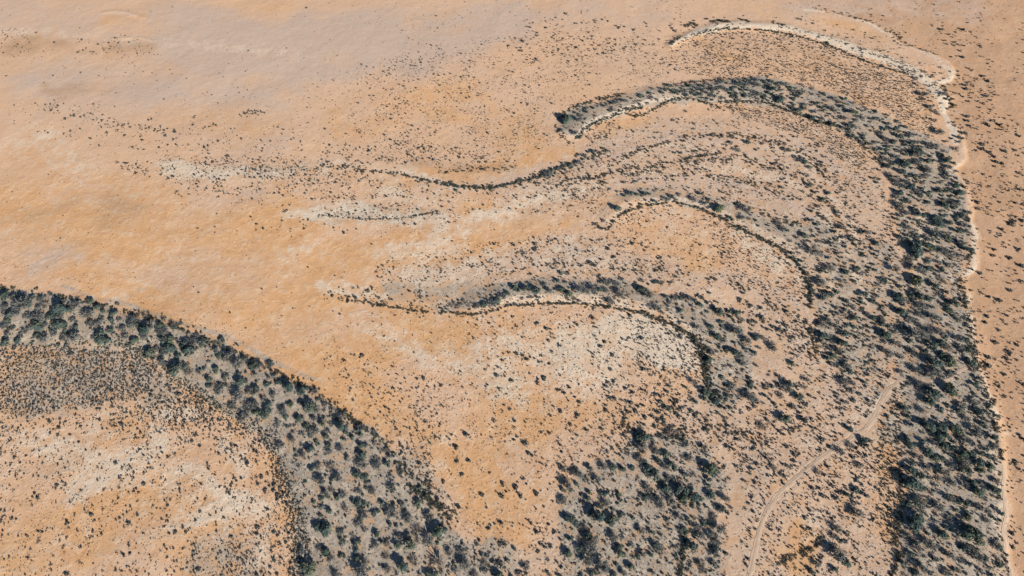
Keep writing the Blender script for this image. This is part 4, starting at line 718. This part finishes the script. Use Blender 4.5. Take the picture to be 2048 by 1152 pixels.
# ---------------------------------------------------------------- which one: every plant is named by what it stands next to
MARKS = [
    (40,600,'the far upper rim of the lower belt'), (40,650,'the pale clearing in the lower belt'), (140,630,'the oval clearing in the lower belt'), (140,675,'the round crown on the belt hem'), (240,650,'the sandy gap crossing the lower belt'), (240,620,'the grey salt line'),
    (330,650,'the start of the bushy rim'), (300,700,'the sandy hem over the saltbush'), (370,690,'the pale opening in the lower belt'), (350,740,'the inner corner of the lower belt'), (430,700,'the widest grey salt line'), (450,760,'the bare silt in the belt'), (430,810,'the orange notch under the lower belt'),
    (520,740,'the bushy rim facing the orange slope'), (540,800,'the silt pocket midway down'), (620,790,'the rim bend above the orange slope'), (600,850,'the bend of the lower belt'), (640,890,'the open silt at the widening'), (560,900,'the saltbush fringe at the belt bend'), (720,880,'the rim under the dotted slope'), (700,930,'the ring of pale silt'),
    (780,950,'the shrub fan beside the orange pan'), (640,960,'the round dark crown'), (620,1050,'the inner rim of the belt'), (700,1010,'the arched row of crowns'), (780,1000,'the wedge shaped crown'), (720,1080,'the brown bare patch'), (800,1080,'the twin dark crowns'), (870,1030,'the bush cluster on the pan edge'), (640,1130,'the bottom edge near the inner rim'), (780,1135,'the bottom edge of the lower belt'), (900,1110,'the pale twig tangle'), (980,1130,'the shrubs south of the orange pan'),
    (860,830,'the dotted orange slope'), (750,760,'the upper dotted orange slope'), (980,880,'the mottled flat above the orange pan'), (1000,990,'the smooth orange clay pan'), (1080,1060,'the southern lip of the orange pan'), (1130,850,'the stained flat west of the grove'), (930,740,'the faint wheel marks'), (1090,720,'the dotted pale bowl'), (1220,700,'the middle of the dotted pale bowl'), (1350,700,'the densest shrubs of the pale bowl'),
    (1150,990,'the western edge of the grove'), (1210,930,'the top of the grove'), (1290,880,'the neck above the grove'), (1220,1030,'the bare silt gap in the grove'), (1300,960,'the heart of the grove'), (1330,1010,'the round clearing in the grove'), (1400,960,'the eastern half of the grove'), (1440,1020,'the eastern tip of the grove'), (1180,1080,'the western column of the grove'), (1270,1100,'the southern shrub patch in the grove'), (1370,1090,'the dark bush line in the grove'), (1430,1100,'the pale silt strip in the grove'), (1060,1140,'the bottom edge west of the grove'),
    (960,605,'the start of the central sand ridge'), (1030,580,'the curved end of the central ridge'), (1120,575,'the closed central tree row'), (1210,580,'the middle of the central ridge'), (1290,590,'the silt apron on the central ridge'), (1340,630,'the sandy lane at the central ridge'), (1380,660,'the bush arc round the pale bowl'), (1420,720,'the round crown beside the bush arc'), (1470,680,'the scrubby slope past the central ridge'), (1480,760,'the tangle below the central ridge'), (1420,800,'the foot of the bush arc'), (1340,810,'the scrub below the pale bowl'), (860,600,'the grey tail of the central ridge'), (720,590,'the pale spit on the orange flat'), (980,540,'the speckled bench above the central ridge'),
    (1220,420,'the curled tip of the second ridge'), (1300,395,'the dark copse on the second ridge'), (1380,400,'the crest of the second ridge'), (1450,430,'the long crowns along the second ridge'), (1540,460,'the falling arm of the second ridge'), (1620,520,'the outer bend of the second ridge'), (1630,600,'the foot of the second ridge'), (1440,520,'the orange bowl inside the second ridge'), (1560,540,'the white speckled bowl'), (1330,480,'the dimpled orange ground'),
    (1560,600,'the lone shrubs between the ridges'), (1700,480,'the thin scrub of the inner plain'), (1680,560,'the slanting rows of the inner plain'), (1740,640,'the scrub mosaic of the inner plain'), (1640,690,'the small sandy bowl'), (1700,740,'the scrub above the track bend'), (1560,770,'the big clump on the inner plain'), (1540,850,'the clumps north of the track'), (1660,840,'the slope just north of the track'),
    (1790,770,'the track bend'), (1680,890,'the crown that overhangs the track'), (1570,970,'the lower run of the track'), (1710,990,'the clump line east of the track'), (1670,1060,'the big pair south of the track'), (1600,1120,'the orange patch near the bottom edge'), (1740,1120,'the stony flat near the bottom edge'), (1520,1080,'the sandy plain at the track end'), (1770,940,'the rusty strip beside the bush wall'), (1800,880,'the top of the bush wall'), (1803,1000,'the middle of the bush wall'), (1790,1120,'the foot of the bush wall'),
    (1850,880,'the sandy lanes past the wall'), (1840,950,'the bare pocket past the wall'), (1900,960,'the great green crown'), (1860,1020,'the crown row past the wall'), (1950,940,'the pale stub of bank'), (1960,1010,'the thick crowns by the twin ruts'), (1900,1080,'the dark heap of crowns'), (1880,1120,'the sand clearing near the bottom edge'), (1970,1080,'the white spit beside the twin ruts'), (1980,1130,'the bottom end of the twin ruts'), (1850,1100,'the lower corner of the thick belt'),
    (1880,790,'the crowns around the track head'), (1900,730,'the clearing at the track head'), (1950,800,'the notched bank by the track head'), (1860,840,'the loose crowns under the track head'), (1930,860,'the belt edge above the twin ruts'), (1870,700,'the heavy crowns above the track head'), (1920,640,'the small bays of the bank'), (1850,620,'the closed canopy of the thick belt'), (1800,680,'the sandy streaks of the thick belt'), (1900,580,'the belt behind the bank hook'),
    (1920,520,'the orange pocket inside the bank hook'), (1860,540,'the great dark crown'), (1850,450,'the pale square clearing'), (1800,430,'the inner edge of the thick belt'), (1900,450,'the belt along the smooth bank'), (1830,350,'the upper thick belt'), (1900,360,'the sandy tongue by the bank'), (1930,320,'the white scour on the bank'), (1890,270,'the white sand lobe'), (1860,230,'the dusty slope of the white strip'), (1890,160,'the curled bank top'),
    (1780,280,'the shoulder of the outer ridge'), (1700,240,'the falling side of the outer ridge'), (1620,200,'the crest of the outer ridge'), (1530,180,'the outer ridge crown row'), (1440,175,'the upper flank of the outer ridge'), (1340,195,'the sandy slope of the outer ridge'), (1240,205,'the silt head of the outer ridge'), (1150,240,'the blunt tip of the outer ridge'), (1200,250,'the white blade of sand'), (1300,230,'the scalloped bush rim'), (1560,215,'the straight bush rim'), (1680,255,'the rusty apron under the bush rim'),
    (1500,280,'the thin tree string on the plain'), (1400,310,'the short bush bar on the plain'), (1260,340,'the twig patch on the plain'), (1640,330,'the mottled plain corner'), (1100,350,'the tree file by the orange flat'), (1180,310,'the end of the tree file'), (980,370,'the bush file by the orange flat'), (800,345,'the white tongue on the flat'), (680,335,'the white speckled tongue'), (520,340,'the pale speckled bench'), (760,435,'the grey lens on the flat'), (1120,380,'the speckled rise'), (1380,230,'the grey patch on the plain'), (1180,370,'the thin bush thread'),
    (1400,60,'the head of the white sand strip'), (1500,50,'the white sand strip'), (1660,85,'the white strip lower hem'), (1790,135,'the tail of the white sand strip'), (1560,110,'the brown stippled field'), (1760,180,'the dense stippled field'), (1650,30,'the top scarp'), (1800,80,'the kink of the top scarp'), (1970,200,'the dotted tan pan'), (1990,400,'the tan pan beside the bank'), (2010,560,'the widely dotted tan pan'), (2010,700,'the tan pan below the bank hook'), (2020,880,'the tan pan by the spur'), (2030,1050,'the tan pan beside the twin ruts'),
    (1200,90,'the dotted upper flat'), (950,160,'the finely dotted flat'), (700,260,'the streaky upper flat'), (500,220,'the dark streak on the flat'), (200,90,'the stained rise near the corner'), (150,230,'the shrub scatter on the flat'), (250,40,'the small pale crest'), (130,760,'the dense saltbush field'), (320,800,'the orange gap by the saltbush field'), (90,890,'the white speckled corner field'), (320,880,'the white speckled hollow'), (470,960,'the pale field by the inner rim'), (250,1020,'the dimpled orange field'), (460,1110,'the speckled bottom field'), (120,1090,'the dimpled bottom corner'),
]
MK = np.array([(a, b) for a, b, c in MARKS], float)
NUM = ['', 'one', 'two', 'three', 'four', 'five', 'six', 'seven', 'eight', 'nine', 'ten', 'eleven', 'twelve']
ORD = ['', 'leftmost', 'second', 'third', 'fourth', 'fifth', 'sixth', 'seventh', 'eighth', 'ninth', 'tenth', 'eleventh', 'twelfth']
WORDS = {'leafy': ('dark green tree', 'dark green trees'), 'grey': ('grey-crowned tree', 'grey-crowned trees'), 'bare': ('leafless pale tree', 'leafless pale trees'), 'bush': ('dense dark bush', 'dense dark bushes'), 'shrub': ('rounded grey-green shrub', 'rounded grey-green shrubs')}
GROUPS = {'leafy': 'dark green trees of the belts', 'grey': 'grey-crowned trees of the belts', 'bare': 'leafless trees among the crowns', 'bush': 'bushes rimming the sand ridges', 'shrub': 'shrubs scattered over the flats'}
def labels(kind, A, pick):
    one_w, many_w = WORDS[kind]
    near = np.argmin((A[pick, None, 0] - MK[None, :, 0]) ** 2 + (A[pick, None, 1] - MK[None, :, 1]) ** 2, 1)
    size = A[pick, 2]; q1, q2 = np.quantile(size, [.4, .8])
    cells = {}
    for n, i in enumerate(pick):
        mx, my = MK[near[n]]; dx, dy = A[i, 0] - mx, A[i, 1] - my
        side = 'beside' if max(abs(dx), abs(dy)) < 10 else ('above' if dy < 0 else 'below') if abs(dy) >= abs(dx) else ('left of' if dx < 0 else 'right of')
        cls = 'large' if size[n] > q2 else 'small' if size[n] < q1 else 'mid-sized'
        cells.setdefault((near[n], side, cls), []).append(i)
    out = {}
    for (m, side, cls), members in cells.items():
        place = f'{side} {MARKS[m][2]}'
        members.sort(key=lambda i: A[i, 0])
        k = len(members)
        for j, i in enumerate(members, 1):
            if k == 1: t = f'{cls} {one_w} {place}'
            elif j == 1: t = f'leftmost of {NUM[min(k, 12)]} {cls} {many_w} {place}'
            elif j == k: t = f'rightmost of {NUM[min(k, 12)]} {cls} {many_w} {place}'
            else: t = f'{ORD[min(j, 12)]} from left, {cls} {one_w} {place}'
            if len(t.split()) > 16: t = t.replace(cls + ' ', '', 1)
            out[i] = t
    return out

# ---------------------------------------------------------------- single plants
def tag(o, kind, label, cat):
    o['label'] = label; o['category'] = cat; o['group'] = GROUPS[kind]
NAMES = {'leafy': 'leafy_tree', 'grey': 'grey_tree', 'bare': 'bare_tree'}
for kind in ('leafy', 'grey', 'bare'):
    pick = PICK[kind]
    if not len(pick): continue
    lab = labels(kind, TR, pick)
    x, y, z, R = stand(TR[pick, 0], TR[pick, 1], TR[pick, 2], 1.1 if kind == 'leafy' else 1.2, .85)
    for n, i in enumerate(pick):
        v = int(rng.integers(0, len(TRUNKS[kind])))
        root = bpy.data.objects.new(NAMES[kind], None)
        root.empty_display_size = .3
        root.location = (x[n], y[n], z[n] - .05)
        root.rotation_euler = (rng.normal(0, .05), rng.normal(0, .05), rng.uniform(0, 6.283))
        root.scale = (R[n] * rng.uniform(.88, 1.15), R[n] * rng.uniform(.88, 1.15), R[n] * rng.uniform(.82, 1.15))
        tag(root, kind, lab[i], 'tree')
        COL.objects.link(root)
        for part, meshes in (('trunk', TRUNKS[kind]), ('crown', CROWNS[kind])):
            o = bpy.data.objects.new(part, meshes[v]); o.parent = root
            COL.objects.link(o)
for kind, A, meshes, k, lift in (('bush', BU, BUSHES, 1.4, .5), ('shrub', SH, SHRUBS, 1.25, .4)):
    pick = PICK[kind]; lab = labels(kind, A, pick)
    x, y, z, R = stand(A[pick, 0], A[pick, 1], A[pick, 2], k, lift)
    for n, i in enumerate(pick):
        o = bpy.data.objects.new(kind, meshes[int(rng.integers(0, len(meshes)))])
        o.location = (x[n], y[n], z[n] - .03); o.rotation_euler = (0, 0, rng.uniform(0, 6.283))
        o.scale = (R[n] * rng.uniform(.85, 1.2), R[n] * rng.uniform(.85, 1.2), R[n] * rng.uniform(.8, 1.2))
        tag(o, kind, lab[i], kind)
        COL.objects.link(o)

# ---------------------------------------------------------------- the rest of each kind, past the three hundred that show largest
def mass(name, label, mat_sets, A, rest, k, lift, tallness=1.0):
    """mat_sets: [(material, prototypes)] that share one set of places"""
    x, y, z, R = stand(A[rest, 0], A[rest, 1], A[rest, 2], k, lift)
    n = len(rest)
    which = rng.integers(0, len(mat_sets[0][1]), n); rot = rng.uniform(0, 6.283, n)
    sx = R * rng.uniform(.85, 1.18, n); sy = R * rng.uniform(.85, 1.18, n); sz = R * rng.uniform(.8, 1.18, n) * tallness; tone = rng.uniform(-.3, .3, n)
    Vs = []; Fs = []; Ts = []; Ms = []; o = 0
    for mi, (mat, protos) in enumerate(mat_sets):
        for pi, (V, F, T) in enumerate(protos):
            m = np.flatnonzero(which == pi)
            if not len(m): continue
            c, s = np.cos(rot[m])[:, None], np.sin(rot[m])[:, None]
            px, py = V[None, :, 0] * sx[m, None], V[None, :, 1] * sy[m, None]
            W = np.stack([px * c - py * s + x[m, None], px * s + py * c + y[m, None], V[None, :, 2] * sz[m, None] + z[m, None] - .03], -1).reshape(-1, 3)
            Vs.append(W); Fs.append((F[None] + (np.arange(len(m)) * len(V))[:, None, None]).reshape(-1, 4) + o)
            Ts.append(np.clip(T[None] + tone[m, None], 0, 1).ravel()); Ms.append(np.full(len(m) * len(F), mi)); o += len(W)
    me = quad_mesh(name, np.concatenate(Vs), np.concatenate(Fs), False, {'tint': ('FLOAT', np.concatenate(Ts))})
    for mat, _ in mat_sets: me.materials.append(mat)
    if len(mat_sets) > 1: me.polygons.foreach_set('material_index', np.concatenate(Ms).astype(np.int32))
    ob = bpy.data.objects.new(name, me)
    ob['kind'] = 'stuff'; ob['label'] = label
    COL.objects.link(ob)
    return n
def rest_of(A, *picks): return np.setdiff1d(np.arange(len(A)), np.concatenate(picks))
lr = np.intersect1d(rest_of(TR, PICK['leafy']), np.flatnonzero(kinds == 'leafy')); gr = np.intersect1d(rest_of(TR, PICK['grey']), np.flatnonzero(kinds == 'grey'))
if len(lr): mass('green_woodland', 'small dark green trees crowding the gaps of the tree belts', [(M_LEAF, [c for t, c in LO_LEAFY]), (M_BARK, [t for t, c in LO_LEAFY])], TR, lr, 1.1, .85)
if len(gr): mass('grey_woodland', 'small grey trees crowding the gaps of the tree belts', [(M_GREY, [c for t, c in LO_GREY]), (M_BARK, [t for t, c in LO_GREY])], TR, gr, 1.2, .85)
mass('rim_scrub', 'closed dark scrub along the rims of the sand ridges', [(M_BUSH, BUSH)], BU, rest_of(BU, PICK['bush']), 1.35, .5)
mass('low_scrub', 'countless low grey saltbush dotted over the desert flats', [(M_SHRUB, SHRUB_LO)], SH, rest_of(SH, PICK['shrub']), 1.18, .4)
mass('dry_tufts', 'tiny dry tufts freckling the sand everywhere', [(M_SHRUB, TUFT)], TU, np.arange(len(TU)), 1.1, .2, .9)

# fallen sticks between the trees
st = []
for poly, dens in ((BELT_LOWER, 150), (GROVE, 150), (BELT_RIGHT, 80), (BELT_CENTRE, 110), (MIDFIELD, 60)):
    st.append(scatter(poly, dens, 1.2, 4.2, .5, 3))
st = np.vstack(st)
def stick():
    r = R1; v = []
    a = tube([[-1, 0, .06], [0, r.normal(0, .12), .12], [1, r.normal(0, .2), .07]], [.05, .045, .02], 3)
    b = tube([[.1, 0, .1], [.5, .35 * r.choice([-1, 1]), .16]], [.035, .015], 3)
    return join([(*a, .8), (*b, .9)])
mass('fallen_branches', 'bleached fallen branches littering the silt between the trees', [(M_BARK, [stick() for _ in range(5)])], st, np.arange(len(st)), .8, 0, .6)

# ---------------------------------------------------------------- wheel tracks
tm = Nodes('track_sand')
tc = tm.mix(tm.step(.35, .65, tm.noise(.5, 5)), rgb(.45, .327, .228), rgb(.50, .368, .262))
tc = tm.mix(tm.math('MULTIPLY', tm.step(.58, .72, tm.noise(3.5, 3, .7)), .35), tc, rgb(.36, .25, .16))
tc = tm.mix(tm.math('MULTIPLY', tm.attr('rut').outputs['Fac'], .40), tc, rgb(.54, .41, .295))
tm.put(tm.b.inputs['Base Color'], tc)
TN = ['winding two-rut sand track crossing the shrub plain', 'pale twin-rut track running along the bank top', 'short faint track spur leading to the bank', 'faint track curling round the ridge tip']
for (w, pts), lab in zip(TRACKS, TN):
    p = np.array(pts, float); x, y, s = at(p[:, 0], p[:, 1])
    seg = np.concatenate([[0], np.cumsum(np.hypot(np.diff(x), np.diff(y)))]); n = int(seg[-1] / .5)
    q = np.linspace(0, seg[-1], n)
    cx, cy = np.interp(q, seg, x), np.interp(q, seg, y)
    for _ in range(24): cx[1:-1] = (cx[:-2] + cx[1:-1] * 2 + cx[2:]) / 4; cy[1:-1] = (cy[:-2] + cy[1:-1] * 2 + cy[2:]) / 4
    tx, ty = np.gradient(cx), np.gradient(cy); L_ = np.hypot(tx, ty); tx /= L_; ty /= L_
    K = 13; u = np.linspace(-1, 1, K)
    half = w * .5 * (1.0 + .7 * (fbm(cx, cy, 5, 700, 3) - .5) + .6 * (fbm(cx, cy, 1.6, 705, 2) - .5))
    half2 = w * .5 * (1.0 + .7 * (fbm(cx, cy, 5, 710, 3) - .5) + .6 * (fbm(cx, cy, 1.6, 715, 2) - .5))
    off = np.where(u[None] < 0, u[None] * half[:, None], u[None] * half2[:, None])
    PX = cx[:, None] - ty[:, None] * off; PY = cy[:, None] + tx[:, None] * off
    rut_f = np.exp(-((np.abs(off) - w * .27) / (w * .11)) ** 2)
    PZ = height(PX, PY) + .075 - .03 * rut_f - .14 * (np.abs(u[None]) > .97) + .03 * (fbm(PX, PY, 1.2, 720, 2) - .5)
    ii = np.arange(n * K).reshape(n, K)
    FF = np.stack([ii[:-1, :-1], ii[:-1, 1:], ii[1:, 1:], ii[1:, :-1]], -1).reshape(-1, 4)[:, ::-1]
    me = quad_mesh('dirt_track', np.stack([PX, PY, PZ], -1).reshape(-1, 3), FF, True, {'rut': ('FLOAT', rut_f.ravel())})
    me.materials.append(tm.m)
    o = bpy.data.objects.new('dirt_track', me); o['kind'] = 'structure'; o['label'] = lab
    COL.objects.link(o)
print('COUNTS trees', len(TR), {k: len(v) for k, v in PICK.items()}, 'bush', len(BU), 'shrub', len(SH), 'sticks', len(st), 'tris', sum(len(m.loops) // 2 for m in bpy.data.meshes), 'time', round(time.time() - T0, 1))
